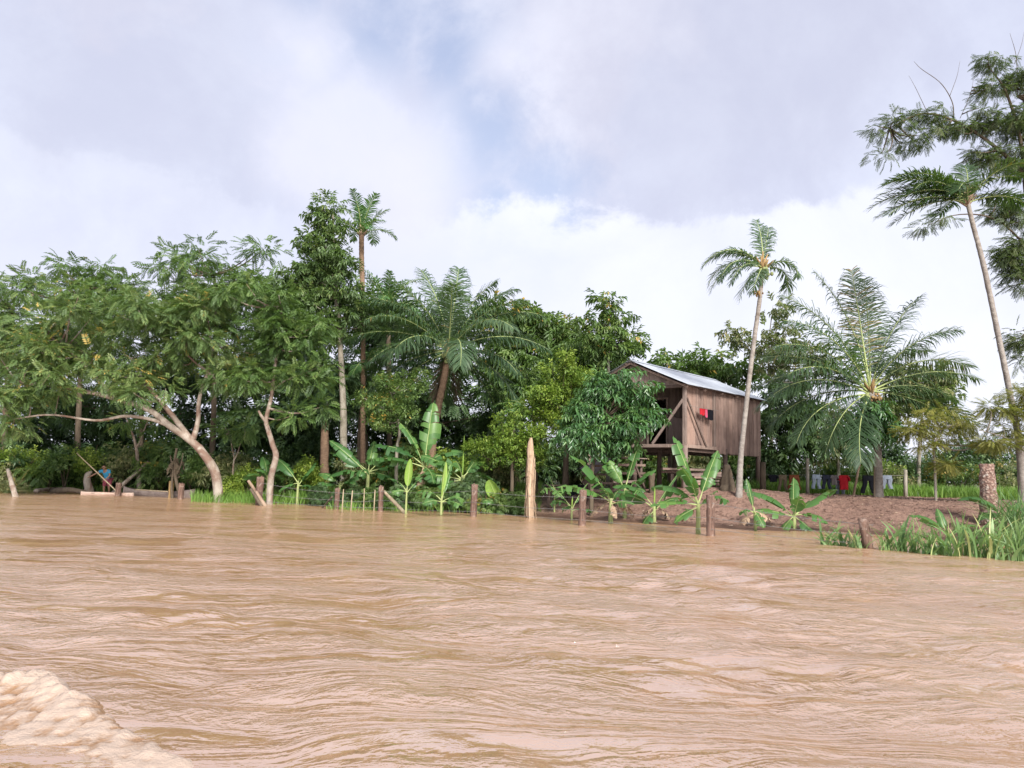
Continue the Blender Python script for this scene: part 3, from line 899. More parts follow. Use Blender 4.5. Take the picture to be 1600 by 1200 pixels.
px_tree('canopy_tree', 'rounded tree crown topping the left skyline behind the leaning tree', 42, 120, [(125, 600), (135, 500), (140, 450)], (0.17, 0.06),
        [(135, 425, 62, 26), (90, 465, 70, 28), (195, 440, 66, 26), (150, 480, 100, 36), (110, 540, 90, 45)], M['leaf_mid'], M['bark_dark'], per=54, size=0.58, clump_r=1.1, **BG)
px_tree('canopy_tree', 'broad ragged crown reaching the skyline left of the tall slim tree', 40, 330, [(335, 600), (338, 500), (335, 430)], (0.17, 0.06),
        [(320, 396, 34, 16), (380, 400, 50, 22), (270, 405, 26, 14), (330, 430, 85, 30), (400, 450, 50, 34), (290, 470, 75, 40), (350, 520, 90, 50)], M['leaf_mid'], M['bark_dark'], per=54, size=0.56, clump_r=1.0, **BG)
px_tree('canopy_tree', 'tree crown at the far left edge of the picture', 44, 5, [(10, 620), (15, 520), (20, 480)], (0.17, 0.06),
        [(35, 440, 26, 10), (25, 475, 45, 24), (-20, 520, 60, 45), (10, 570, 65, 40), (-60, 480, 70, 60), (-80, 600, 70, 50)], M['leaf_inga'], M['bark_dark'], per=56, size=0.6, clump_r=1.15, **BG)
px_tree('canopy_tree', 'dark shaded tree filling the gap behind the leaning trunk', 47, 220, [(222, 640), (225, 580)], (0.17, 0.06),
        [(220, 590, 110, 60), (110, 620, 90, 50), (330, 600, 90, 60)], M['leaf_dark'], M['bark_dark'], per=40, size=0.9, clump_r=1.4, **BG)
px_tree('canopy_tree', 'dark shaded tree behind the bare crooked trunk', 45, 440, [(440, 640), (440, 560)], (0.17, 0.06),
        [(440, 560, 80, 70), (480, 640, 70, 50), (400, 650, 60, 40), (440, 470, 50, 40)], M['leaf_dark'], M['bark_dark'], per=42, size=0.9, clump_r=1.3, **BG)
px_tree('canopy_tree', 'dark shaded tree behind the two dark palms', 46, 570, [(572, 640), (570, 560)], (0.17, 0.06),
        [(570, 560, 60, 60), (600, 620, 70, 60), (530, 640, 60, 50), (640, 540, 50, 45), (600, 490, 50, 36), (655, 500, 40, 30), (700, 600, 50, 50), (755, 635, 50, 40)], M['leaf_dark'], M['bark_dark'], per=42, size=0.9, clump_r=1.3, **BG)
px_tree('forked_tree', 'thin pale forked tree standing behind the dark canoe', 39.5, 220, [(216, 730), (213, 700), (208, 680)], (0.13, 0.06),
        [(195, 655, 26, 16), (238, 650, 24, 16)], M['leaf_mid'], M['bark_pale'], limbs_px=[([(213, 702), (222, 680), (232, 655)], 0.06, 0.03), ([(208, 680), (200, 660), (192, 640)], 0.05, 0.02)],
        per=26, size=0.55, clump_r=0.8)
px_tree('sapling', 'thin pale sapling with a y fork left of the crooked trunk', 36.5, 362, [(364, 735), (366, 715)], (0.05, 0.03),
        [(358, 672, 20, 14), (382, 668, 18, 14)], M['leaf_mid'], M['bark_pale'], limbs_px=[([(365, 722), (372, 705), (378, 685)], 0.035, 0.015), ([(366, 716), (362, 695), (358, 675)], 0.03, 0.015)],
        per=24, size=0.5, clump_r=0.6)
px_tree('tall_tree', 'tallest slim tree with pale straight trunk beside the tall palm', 37, 537,
        [(537, 690), (535, 600), (530, 520), (524, 450), (521, 380), (520, 330)], (0.20, 0.05),
        [(512, 322, 20, 12), (515, 350, 32, 18), (510, 385, 42, 22), (485, 378, 20, 12), (538, 405, 18, 16), (490, 420, 34, 22), (520, 430, 34, 24),
         (470, 455, 36, 26), (455, 430, 20, 16), (500, 470, 40, 24), (592, 490, 24, 20), (545, 465, 26, 24), (470, 500, 30, 24), (560, 500, 22, 24), (505, 520, 34, 26)],
        M['leaf_inga'], M['bark_grey'], kind='broad', per=36, size=0.44, clump_r=0.75, nclump=1.25, depth=0.8)
px_tree('dark_trunk_tree', 'thick reddish brown trunk in shade beside the pale straight trunk', 39, 508, [(507, 690), (509, 650), (511, 600)], (0.24, 0.15),
        [(500, 590, 45, 40), (530, 610, 36, 36), (470, 610, 30, 30)], M['leaf_dark'], M['bark_coconut'], per=40, size=0.7, clump_r=0.9)
def spread(n, el, L, dr, az0=0.0):
    return [(az0 + 360 * k / n + rng.normal(0, 9), el + rng.normal(0, 7), L * rng.uniform(0.85, 1.12), dr + rng.normal(0, 8)) for k in range(n)]
def palm_px(name, label, d, base_px, trunk_px, rad, fronds, leaf, bark, **kw):
    return palm(name, label, on_ground(base_px, d), [W(a[0], a[1], d + (a[2] if len(a) > 2 else 0)) for a in trunk_px], rad, fronds, leaf, bark, **kw)
palm_px('tall_palm', 'tall palm with shaggy brown neck right of the tallest tree', 38.4, 567, [(567, 640), (567, 500), (565, 400), (565, 366)], (0.12, 0.13),
        spread(7, 74, 2.3, 35) + spread(7, 38, 1.9, 95, 25), M['frond_green'], M['bark_coconut'], leaf_l=0.55, leaf_w=0.05, hang=0.4, npair=34)
palm_px('dark_palm', 'dark palm with steep fronds left of the central coconut palm', 42, 610, [(608, 640), (607, 540), (606, 480)], (0.15, 0.12),
        spread(7, 66, 2.7, 55) + spread(7, 25, 2.6, 80, 20), M['frond_green'], M['bark_dark'], leaf_l=0.6, leaf_w=0.06, hang=0.6, npair=32)
palm_px('dark_palm', 'small dark palm in shade under the tall slim tree', 39.5, 560, [(562, 690), (566, 620), (572, 570)], (0.13, 0.11),
        spread(6, 50, 2.2, 75) + spread(7, 10, 2.4, 80, 20), M['frond_green'], M['bark_dark'], leaf_l=0.55, leaf_w=0.06, hang=0.8, npair=30)
palm_px('coconut_palm', 'large dark coconut palm standing in the middle of the picture', 36, 672, [(676, 690), (684, 640), (694, 590), (701, 548)], (0.20, 0.15),
        [(110, 60, 4.6, 55), (65, 58, 4.6, 58), (195, 55, 4.6, 60), (-15, 56, 4.6, 62), (165, 38, 4.8, 66), (12, 36, 4.8, 66), (210, 10, 4.4, 62), (-30, 8, 4.4, 62), (185, -25, 4.0, 45), (-5, -25, 4.0, 45), (80, 80, 4.68, 23), (150, 76, 4.81, 32), (20, 72, 4.81, 36), (200, 66, 4.68, 50), (-15, 64, 4.55, 55), (270, 70, 3.90, 64),
         (175, 52, 5.20, 64), (5, 50, 5.07, 69), (215, 42, 4.94, 78), (-40, 42, 4.94, 82), (135, 45, 4.68, 73), (45, 45, 4.68, 73),
         (185, 25, 5.07, 55), (-10, 24, 5.07, 59), (240, 22, 4.42, 87), (-70, 20, 4.42, 92), (160, 8, 4.68, 46), (15, 5, 4.55, 50),
         (200, -12, 4.55, 46), (-25, -14, 4.55, 50), (90, -10, 4.16, 55), (-10, -38, 4.42, 36)],
        M['frond'], M['bark_coconut'], leaf_l=1.15, leaf_w=0.052, hang=0.95, npair=92,
        fruit=[(270, 7, 0.11, M['banana_stem'], 0.0), (10, 6, 0.11, M['banana_stem'], 0.0)], dead=[(150, -66, 2.2, 15), (30, -70, 2.2, 15)])
px_tree('small_tree', 'small open tree with thin grey trunk left of the coconut palm', 33, 619, [(620, 705), (624, 680), (621, 650), (612, 615)], (0.085, 0.03),
        [(604, 600, 30, 22), (626, 612, 30, 22), (592, 628, 28, 20), (640, 640, 22, 20), (606, 652, 34, 20), (640, 590, 16, 16)], M['leaf_mid'], M['bark_grey'], kind='small', per=40, size=0.36, clump_r=0.62)
# ------------------------------------------------------------------ trees in the middle, before and behind the house
px_tree('background_tree', 'wide green crown on the skyline right of the coconut palm', 50, 800, [(800, 640), (800, 560), (790, 520)], (0.3, 0.1),
        [(768, 482, 36, 16), (790, 510, 60, 26), (835, 500, 44, 18), (850, 540, 60, 40), (770, 560, 60, 45), (880, 525, 30, 22)], M['leaf_mid'], M['bark_grey'], kind='broad', per=42, size=0.75, clump_r=1.1, group='trees behind the house')
px_tree('background_tree', 'green crown low behind the glossy tree, left of the house roof', 44, 900, [(905, 640), (905, 580)], (0.25, 0.1),
        [(900, 560, 50, 34), (860, 590, 50, 40), (940, 570, 40, 30), (800, 610, 50, 45)], M['leaf_mid'], M['bark_grey'], kind='broad', per=42, size=0.7, clump_r=1.0, group='trees behind the house')
px_tree('slender_tree', 'slender airy tree rising above the others left of the roof', 40, 950, [(950, 620), (951, 540), (948, 500), (944, 478)], (0.11, 0.03),
        [(943, 474, 26, 13), (962, 494, 20, 12), (922, 505, 16, 11), (968, 522, 26, 14), (935, 525, 22, 13), (985, 540, 18, 12), (960, 550, 34, 16)], M['leaf_mid'], M['bark_grey'], kind='broad', per=28, size=0.5, clump_r=0.62)
px_tree('leafy_tree', 'bushy tree with yellow green top left of the house', 31.5, 884, [(884, 730), (886, 690), (884, 640)], (0.16, 0.06),
        [(892, 570, 34, 18), (920, 590, 30, 22), (870, 592, 34, 22), (900, 612, 50, 28), (850, 622, 34, 26), (880, 650, 50, 30), (840, 660, 30, 26), (935, 615, 24, 22)],
        M['leaf_bright'], M['bark_dark'], kind='small', per=52, size=0.38, clump_r=0.66)
px_tree('glossy_tree', 'dark glossy broad leaved tree hiding the left of the porch', 28.5, 924, [(925, 745), (929, 715), (938, 680), (948, 650)], (0.09, 0.04),
        [(962, 592, 22, 14), (955, 612, 34, 20), (990, 618, 26, 22), (940, 598, 20, 14), (925, 625, 28, 22), (960, 650, 44, 26), (1000, 655, 20, 24), (920, 660, 34, 26), (975, 685, 36, 14), (900, 680, 30, 22), (935, 692, 30, 14)],
        M['leaf_glossy'], M['bark_dark'], kind='broad', per=34, size=0.42, clump_r=0.55, droop=0.55)
px_tree('bright_bush', 'bright yellow green bushy tree left of the dry banana trunk', 31.5, 800, [(800, 745), (800, 720)], (0.10, 0.05),
        [(795, 675, 34, 20), (770, 695, 34, 22), (815, 695, 34, 24), (790, 712, 46, 22), (752, 708, 18, 16), (832, 680, 22, 22), (835, 715, 24, 22)],
        M['leaf_bright'], M['bark_dark'], kind='small', per=52, size=0.34, clump_r=0.58)
palm_px('small_palm', 'small feathery palm in front of the leafy tree left of the house', 33.0, 838, [(836, 700), (834, 655)], (0.08, 0.07),
        [(180, 50, 2.0, 85), (0, 48, 2.0, 85), (215, 35, 2.0, 80), (-35, 35, 2.0, 85), (150, 60, 1.8, 70), (30, 62, 1.8, 70), (260, 40, 1.7, 95), (-70, 42, 1.7, 95)],
        M['frond_green'], M['bark_dark'], leaf_l=0.5, leaf_w=0.06, hang=0.9, npair=26, boots=False)
px_tree('background_tree', 'flat dark green crown peeping over the house roof', 47, 1090, [(1090, 680), (1095, 600)], (0.25, 0.1),
        [(1040, 568, 28, 7), (1080, 570, 40, 10), (1120, 566, 34, 14), (1150, 590, 40, 22), (1100, 595, 60, 20)], M['leaf_mid'], M['bark_dark'], kind='broad', per=34, size=0.75, clump_r=0.95, group='trees behind the house')
px_tree('background_tree', 'pale leaved open tree behind the slim palm and the roof end', 43, 1205, [(1205, 700), (1203, 620), (1200, 560)], (0.16, 0.05),
        [(1140, 520, 24, 16), (1170, 535, 30, 20), (1210, 510, 30, 18), (1240, 535, 34, 22), (1195, 560, 50, 26), (1235, 580, 44, 26), (1215, 480, 16, 10), (1280, 560, 30, 22)], M['leaf_pale'], M['bark_grey'], kind='broad', per=16, size=0.5, clump_r=0.8, group='trees behind the house')
px_tree('yard_tree', 'dark leafy tree behind the right end of the house', 37.5, 1236, [(1236, 720), (1238, 680), (1235, 640)], (0.15, 0.06),
        [(1215, 620, 30, 26), (1250, 640, 40, 30), (1215, 660, 36, 28), (1260, 680, 34, 20), (1225, 695, 40, 20), (1205, 720, 18, 14)], M['leaf_dark'], M['bark_grey'], kind='broad', per=40, size=0.55, clump_r=0.8)
px_tree('yard_tree', 'grey green tree above the washing behind the coconut palm', 38, 1310, [(1310, 730), (1308, 700)], (0.12, 0.05),
        [(1300, 690, 40, 16), (1335, 680, 30, 20), (1290, 660, 34, 22), (1320, 712, 44, 12)], M['leaf_pale'], M['bark_grey'], kind='broad', per=34, size=0.5, clump_r=0.75)
px_tree('yard_tree', 'open pale leaved tree on the skyline right of the coconut palm', 41, 1435, [(1436, 720), (1440, 660), (1445, 600)], (0.13, 0.04),
        [(1420, 590, 30, 18), (1455, 600, 32, 18), (1475, 612, 16, 9), (1430, 625, 34, 20), (1400, 610, 26, 18), (1470, 585, 16, 8), (1390, 640, 30, 20)], M['leaf_pale'], M['bark_grey'], kind='broad', per=24, size=0.55, clump_r=0.7)
for (px, lab) in ((1400, 'dark round tree behind the washing right of the coconut trunk'), (1475, 'dark low tree behind the feathery yellow green tree'),
                  (1550, 'dark low tree behind the patterned palm stump'), (1625, 'dark low tree at the right edge behind the tall grass')):
    px_tree('low_tree', lab, 43, px, [(px, 740), (px + 3, 715)], (0.15, 0.06), [(px, 712, 40, 18), (px - 18, 728, 34, 16), (px + 22, 730, 34, 16), (px + 4, 745, 44, 14)],
            M['leaf_dark'], M['bark_dark'], kind='small', per=50, size=0.5, clump_r=0.8, group='low trees at the back of the yard')
px_tree('background_tree', 'bright green shrubby tree behind the washing line', 41, 1345, [(1345, 740), (1345, 722)], (0.12, 0.05),
        [(1345, 722, 36, 14), (1310, 730, 34, 12), (1275, 735, 34, 12), (1380, 735, 30, 12)], M['leaf_bright'], M['bark_dark'], kind='small', per=44, size=0.45, clump_r=0.7)
# ------------------------------------------------------------------ palms and trees on the right
palm_px('slim_palm', 'slim pale palm with drooping wind-blown fronds in front of the house', 28.5, 1154, [(1157, 720), (1163, 660), (1171, 590), (1180, 520), (1188, 460), (1191, 418)], (0.105, 0.075),
        [(170, 66, 2.13, 120), (190, 48, 2.56, 130), (205, 26, 2.32, 120), (225, 8, 2.32, 90), (160, 30, 2.32, 125), (180, 10, 2.32, 100), (75, 78, 2.44, 30), (60, 70, 2.32, 40),
         (250, -10, 2.07, 75), (-20, 30, 1.89, 125), (5, 12, 1.83, 110), (215, -25, 1.95, 60), (150, 55, 2.32, 110)],
        M['frond'], M['bark_palm'], leaf_l=0.60, leaf_w=0.042, hang=0.9, npair=44, wind=(-0.22, 0, 0),
        fruit=[(215, 26, 0.035, M['post_yellow'], -0.75), (270, 14, 0.07, M['banana_stem'], 0.0)])
palm_px('coconut_palm', 'large coconut palm in the yard right of the house', 29, 1373, [(1372, 735), (1370, 690), (1364, 640), (1360, 612)], (0.155, 0.14),
        [(150, 48, 4.6, 62), (30, 50, 4.4, 60), (185, 45, 4.6, 62), (0, 28, 4.4, 50), (170, 14, 4.4, 58), (190, 22, 4.4, 60), (100, 84, 5.16, 18), (135, 80, 5.28, 28), (60, 80, 5.16, 25), (165, 70, 5.16, 45), (20, 74, 4.68, 35), (190, 58, 4.80, 60), (-30, 60, 3.84, 60),
         (180, 36, 4.62, 50), (5, 40, 4.73, 62), (205, 30, 4.41, 60), (160, 26, 4.51, 62), 
         (175, 4, 4.20, 62), (195, -6, 4.41, 58), (0, 2, 3.78, 48), (-20, -6, 3.57, 55), (215, -18, 3.99, 50), (-8, 18, 3.36, 60), (225, -34, 3.57, 40)],
        M['frond'], M['bark_palm'], leaf_l=1.15, leaf_w=0.040, hang=0.85, npair=92,
        fruit=[(-90, 12, 0.05, M['post_yellow'], 0.0), (-60, 8, 0.05, M['post_yellow'], 0.0), (200, 6, 0.09, M['banana_stem'], 0.0)])
px_tree('climbing_plant', 'dark broad leaved plant with orange buds growing round the coconut trunk', 28.6, 1366, [(1366, 735), (1366, 690)], (0.035, 0.02),
        [(1366, 650, 28, 18), (1350, 665, 18, 14), (1386, 662, 18, 14), (1368, 678, 24, 12)], M['leaf_glossy'], M['bark_dark'], kind='broad', per=30, size=0.42, clump_r=0.45, droop=0.7, cat='plant')
palm_px('leaning_palm', 'very tall thin palm leaning left at the right edge', 26, 1600, [(1592, 690), (1583, 640), (1563, 540), (1538, 420), (1520, 350), (1511, 312)], (0.115, 0.07),
        [(180, 40, 2.9, 75), (172, 25, 3.0, 70), (190, 12, 3.0, 62), (165, 55, 2.6, 80), (200, 30, 2.6, 85), (0, 45, 2.6, 60), (15, 25, 2.7, 55), (-15, 20, 2.5, 70), (185, 0, 2.6, 55), (60, 72, 2.2, 40), (220, -5, 2.0, 60), (-30, 50, 2.3, 60), (183, 50, 2.7, 85), (175, 15, 2.8, 60), (168, 38, 2.8, 72), (195, 22, 2.6, 70), (240, 30, 2.2, 90), (90, 40, 2.4, 70), (130, 45, 2.4, 70)],
        M['frond_backlit_tone'], M['bark_palm'], leaf_l=0.75, leaf_w=0.042, hang=0.4, npair=60, wind=(-0.30, 0, -0.05))
px_tree('feathery_tree', 'tall dark feathery tree reaching into the upper right corner', 30, 1650, [(1645, 640), (1630, 500), (1615, 380), (1605, 280)], (0.35, 0.16),
        [(1550, 100, 26, 13), (1585, 125, 34, 18), (1540, 140, 26, 12), (1450, 175, 30, 12), (1410, 190, 26, 10), (1375, 205, 22, 7), (1475, 200, 36, 14), (1430, 218, 32, 10), (1530, 190, 34, 20),
         (1580, 190, 34, 26), (1385, 242, 16, 5), (1600, 250, 50, 30), (1540, 240, 40, 14), (1575, 330, 30, 28), (1590, 390, 34, 30), (1570, 400, 20, 18), (1595, 430, 26, 24), (1660, 200, 60, 80), (1660, 350, 50, 70),
         (1470, 340, 22, 7), (1450, 355, 14, 5), (1598, 535, 18, 20), (1592, 560, 12, 10)],
        M['leaf_feather'], M['bark_dark'], kind='feather', per=22, size=0.42, clump_r=0.46, nclump=2.3, droop=0.35, wind=(-0.35, 0, -0.1), flat=0.45,
        limbs_px=[([(1612, 290), (1580, 252), (1540, 218), (1490, 188), (1440, 178), (1390, 200)], 0.09, 0.02), ([(1605, 280), (1590, 200), (1570, 140), (1545, 105)], 0.10, 0.02),
                  ([(1490, 188), (1488, 160), (1470, 130), (1440, 108), (1428, 96)], 0.025, 0.006), ([(1484, 150), (1495, 120), (1500, 95)], 0.012, 0.004), ([(1450, 178), (1432, 140), (1420, 118)], 0.014, 0.004),
                  ([(1500, 185), (1515, 150), (1522, 120)], 0.012, 0.004), ([(1590, 150), (1588, 90), (1578, 52)], 0.02, 0.005), ([(1585, 100), (1596, 70), (1600, 50)], 0.012, 0.004),
                  ([(1618, 400), (1560, 345), (1500, 335), (1450, 352)], 0.05, 0.01), ([(1618, 420), (1600, 400), (1580, 395)], 0.06, 0.02)])
px_tree('acacia', 'feathery yellow green low tree right of the coconut palm', 27, 1462, [(1461, 735), (1460, 700), (1470, 670)], (0.055, 0.025),
        [(1440, 650, 34, 9), (1480, 640, 34, 9), (1510, 655, 30, 12), (1455, 670, 44, 9), (1425, 672, 22, 6), (1500, 680, 36, 9), (1445, 692, 34, 8), (1465, 725, 16, 6), (1530, 690, 24, 10)],
        M['leaf_acacia'], M['bark_grey'], kind='feather', per=34, size=0.42, clump_r=0.42, flat=0.32, droop=0.2)
px_tree('acacia', 'feathery yellow green tree at the right edge around the leaning palm', 25, 1630, [(1630, 730), (1625, 690), (1610, 650)], (0.07, 0.03),
        [(1590, 610, 24, 9), (1570, 635, 26, 9), (1600, 640, 30, 12), (1580, 665, 36, 10), (1610, 680, 30, 12), (1560, 688, 24, 8), (1640, 640, 40, 30)],
        M['leaf_acacia'], M['bark_grey'], kind='feather', per=34, size=0.42, clump_r=0.42, flat=0.4, droop=0.25, limbs_px=[([(1620, 690), (1590, 690), (1560, 680), (1530, 672)], 0.03, 0.01)])
# ================================================================== the house on stilts
def wood_mat(name, a, b, dark, sc=1.0):
    m, t = mat(name)
    pos = t.n('ShaderNodeTexCoord').outputs['Object']
    oi = t.n('ShaderNodeObjectInfo').outputs['Random']
    sh = t.n('ShaderNodeCombineXYZ', i_0=t.math('MULTIPLY', oi, 31.0), i_1=t.math('MULTIPLY', oi, 17.0), i_2=t.math('MULTIPLY', oi, 53.0))
    q = t.vmath('ADD', pos, sh.outputs[0]).outputs[0]
    mp = t.n('ShaderNodeMapping', i_Vector=q)
    mp.inputs['Scale'].default_value = (9 * sc, 9 * sc, 0.7 * sc)
    n1 = t.noise(mp.outputs[0], 1.6, 6, 0.65, 0.4)
    n2 = t.noise(mp.outputs[0], 9.0, 5, 0.7)
    n3 = t.noise(q, 0.9, 4, 0.6)
    c = t.mix(t.sstep(n1, 0.32, 0.68), a, b)
    c = t.mix(t.math('MULTIPLY', t.sstep(n3, 0.45, 0.7), 0.55), c, dark)
    c = t.mix(t.math('MULTIPLY', t.sstep(n2, 0.5, 0.75), 0.45), c, dark)
    c = t.mix(1.0, c, t.ramp(oi, [(0, (0.70, 0.68, 0.68)), (0.5, (1, 1, 1)), (1, (1.0, 0.93, 0.88))]), 'MULTIPLY')
    p = t.n('ShaderNodeBsdfPrincipled', i_Base_Color=c, i_Roughness=0.85)
    p.inputs['Specular IOR Level'].default_value = 0.2
    t.link(bump(t, t.math('ADD', n1, t.math('MULTIPLY', n2, 0.7)), 0.012, 0.9), p.inputs['Normal'])
    finish(t, p.outputs[0])
    return m
M['plank'] = wood_mat('plank', (0.335, 0.240, 0.200), (0.235, 0.158, 0.130), (0.110, 0.072, 0.060))
M['plank_grey'] = wood_mat('plank_grey', (0.300, 0.235, 0.205), (0.205, 0.152, 0.128), (0.095, 0.070, 0.060))
M['timber'] = wood_mat('timber', (0.150, 0.112, 0.094), (0.100, 0.072, 0.060), (0.045, 0.034, 0.029))
m, t = mat('zinc_sheet')
pos = t.n('ShaderNodeTexCoord').outputs['Object']
oi = t.n('ShaderNodeObjectInfo').outputs['Random']
n1 = t.noise(pos, 1.5, 5, 0.6, 0.3)
n2 = t.noise(pos, 9, 4, 0.6)
c = t.mix(t.sstep(n1, 0.35, 0.7), (0.40, 0.43, 0.47), (0.50, 0.53, 0.57))
c = t.mix(t.math('MULTIPLY', t.sstep(n2, 0.58, 0.72), 0.5), c, (0.28, 0.22, 0.18))
p = t.n('ShaderNodeBsdfPrincipled', i_Base_Color=c, i_Roughness=t.math('ADD', 0.32, t.math('MULTIPLY', n1, 0.25)), i_Metallic=0.35)
finish(t, p.outputs[0])
M['zinc'] = m

D0, D1 = 30.0, 35.3
cA = W(1070, 694, D0)
ZF, ZE = cA.z, W(1070, 600, D0).z
cB = W(1187, 710, D1)
uu = Vector((cB.x - cA.x, cB.y - cA.y, 0)); HL = uu.length; uu.normalize()
HW = 4.72
HROT = math.atan2(uu.y, uu.x)
GZ0 = gz(cA.x, cA.y)
house = empty('stilt_house', (cA.x, cA.y, GZ0), HROT, 'weathered brown plank house on stilts with a zinc roof', 'house')
zf, ze = ZF - GZ0, ZE - GZ0                   # floor and eave above the ground at the corner
RISE = 1.02
Hm = Matrix.Translation(house.location) @ Matrix.Rotation(HROT, 4, 'Z')
def hg(x, y):
    """ground level at a house-local point, in house-local height"""
    p = Hm @ Vector((x, y, 0))
    return gz(p.x, p.y) - GZ0
def part(name, mt, *boxes, parent=house, jit=0.0):
    mb = MB()
    for b in boxes:
        if b[0] == 'box': mb.box(b[1], b[2], jit=jit)
        else: mb.beam(b[1], b[2], b[3], b[4], jit=jit)
    return mb.build(name, mt, parent)
# stilts
for (x, y, r, top) in ((0, 0, 0.12, ze), (2.0, 2.3, 0.10, zf), (0, HW - 0.1, 0.11, ze), (3.55, 0.02, 0.095, zf - 0.05), (HL - 0.12, 0.02, 0.11, zf - 0.05), (HL - 0.1, HW - 0.1, 0.10, zf),
                       (3.5, HW - 0.1, 0.10, zf), (0.1, 2.35, 0.10, zf), (HL - 0.1, 2.35, 0.10, zf), (3.5, 2.4, 0.10, zf)):
    mb = MB()
    g0 = hg(x, y)
    if top == ze:        # full height: rough round below, squared above
        mb.tube([(x, y, g0 - 0.4), (x + 0.02, y, g0 + 0.6), (x, y, zf - 0.25), (x, y, zf - 0.05)], [r * 1.15, r, r * 1.1, r], 9, bump=0.08)
        mb.box((x, y, (zf + top) / 2 - 0.02), (0.13, 0.13, top - zf + 0.1))
    else:
        mb.tube([(x, y, g0 - 0.4), (x + rng.normal(0, 0.02), y, (g0 + top) / 2), (x, y, top)], [r * 1.1, r, r], 9, bump=0.07)
    mb.build('stilt', M['timber'] if top != ze else M['plank_grey'], house)
# floor: rim beams, joists, boards
part('floor_beam', M['plank_grey'], ('beam', (-0.10, -0.02, zf - 0.06), (-0.10, HW + 0.1, zf - 0.06), 0.07, 0.13))
part('floor_beam', M['plank_grey'], ('beam', (-0.05, -0.09, zf - 0.07), (2.57, -0.09, zf - 0.07), 0.06, 0.13))
part('floor_beam', M['timber'], ('beam', (0, 0.06, zf - 0.2), (HL, 0.06, zf - 0.2), 0.11, 0.16))
part('floor_beam', M['timber'], ('beam', (0, HW - 0.1, zf - 0.2), (HL, HW - 0.1, zf - 0.2), 0.11, 0.16))
part('floor_beam', M['timber'], ('beam', (0, 2.35, zf - 0.2), (HL, 2.35, zf - 0.2), 0.11, 0.16))
for k in range(9):
    x = 0.2 + k * (HL - 0.4) / 8
    part('joist', M['timber'], ('beam', (x, -0.02, zf - 0.09), (x, HW + 0.02, zf - 0.09), 0.07, 0.075))
nb = 16
for k in range(nb):
    y = (k + 0.5) * HW / nb
    part('floor_board', M['timber'], ('box', (HL / 2, y, zf - 0.03 + rng.normal(0, 0.002)), (HL - 0.16, HW / nb - 0.012, 0.035)))
# long wall of vertical planks: a set-back bay by the porch, then planks hanging past the floor
def planks(x0, x1, y, zlo, zhi, wmin=0.19, wmax=0.30, axis='x', mt=None, slope=None, name='wall_plank', gap=0.008):
    x = x0
    while x < x1 - 0.05:
        w = min(rng.uniform(wmin, wmax), x1 - x)
        if x1 - x - w < 0.1: w = x1 - x
        cxx = x + w / 2
        lo = zlo + rng.normal(0, 0.012)
        hi = zhi(cxx) if callable(zhi) else zhi
        lo = lo if not callable(zlo) else zlo(cxx)
        mb = MB()
        th = 0.026
        off = rng.normal(0, 0.006)
        hl, hr = (zhi(x), zhi(x + w)) if callable(zhi) else (zhi, zhi)
        g = gap / 2
        if axis == 'x': pts = [(a, y + off + b, z) for b in (-th / 2, th / 2) for (a, z) in ((x + g, lo), (x + w - g, lo), (x + w - g, hr), (x + g, hl))]
        else: pts = [(y + off + b, a, z) for b in (-th / 2, th / 2) for (a, z) in ((x + g, lo), (x + w - g, lo), (x + w - g, hr), (x + g, hl))]
        mb.add(pts, [(0, 1, 2, 3), (7, 6, 5, 4), (0, 4, 5, 1), (1, 5, 6, 2), (2, 6, 7, 3), (3, 7, 4, 0)], 0.5, 0, False)
        mb.build(name, mt or M['plank'], house)
        x += w
planks(0.10, 2.57, 0.075, zf + 0.0, ze + 0.02)
planks(2.58, HL, -0.045, zf - 0.27, ze + 0.02)
planks(0.0, HW, HL - 0.03, zf - 0.1, lambda y: ze + RISE * (1 - abs(y - HW / 2) / (HW / 2)) - 0.03, axis='y')
planks(0.0, HL, HW - 0.04, zf - 0.1, ze + 0.02)
# gable boards over the open porch
planks(-0.12, HW + 0.12, -0.03, ze - 0.02, lambda y: ze + RISE * (1 - abs(y - HW / 2) / (HW / 2)) - 0.04, axis='y', mt=M['plank_grey'], name='gable_board')
# inner wall of the porch with its doorway
XI = 1.25
planks(0.1, 1.45, XI, zf, ze + 0.1, axis='y', mt=M['timber'])
planks(2.42, HW - 0.1, XI, zf, ze + 0.1, axis='y', mt=M['timber'])
planks(1.45, 2.42, XI, zf + 1.95, ze + 0.1, axis='y', mt=M['timber'])
part('door_frame', M['plank_grey'], ('box', (XI - 0.05, 1.47, zf + 0.98), (0.07, 0.07, 1.96)), ('box', (XI - 0.05, 2.40, zf + 0.98), (0.07, 0.07, 1.96)), ('box', (XI - 0.05, 1.935, zf + 1.99), (0.07, 1.0, 0.07)))
part('tie_beam', M['timber'], ('beam', (-0.02, 0.0, ze - 0.07), (-0.02, HW, ze - 0.07), 0.09, 0.12))
part('wall_plate', M['timber'], ('beam', (0, 0.0, ze + 0.0), (HL, 0.0, ze + 0.0), 0.08, 0.10))
part('wall_plate', M['timber'], ('beam', (0, HW - 0.02, ze + 0.0), (HL, HW - 0.02, ze + 0.0), 0.08, 0.10))
part('wall_post', M['plank_grey'], ('box', (2.50, 0.01, (zf + ze) / 2 - 0.02), (0.11, 0.10, ze - zf + 0.06)))
part('brace', M['plank_grey'], ('beam', (-0.06, 0.05, ze - 0.62), (-0.06, 1.42, zf + 0.02), 0.05, 0.10))
part('brace', M['timber'], ('beam', (0.05, -0.075, ze - 0.55), (1.55, -0.125, zf - 0.05), 0.05, 0.08))
part('railing', M['timber'], ('beam', (-0.05, 1.45, zf + 0.9), (-0.05, HW, zf + 0.9), 0.05, 0.07))
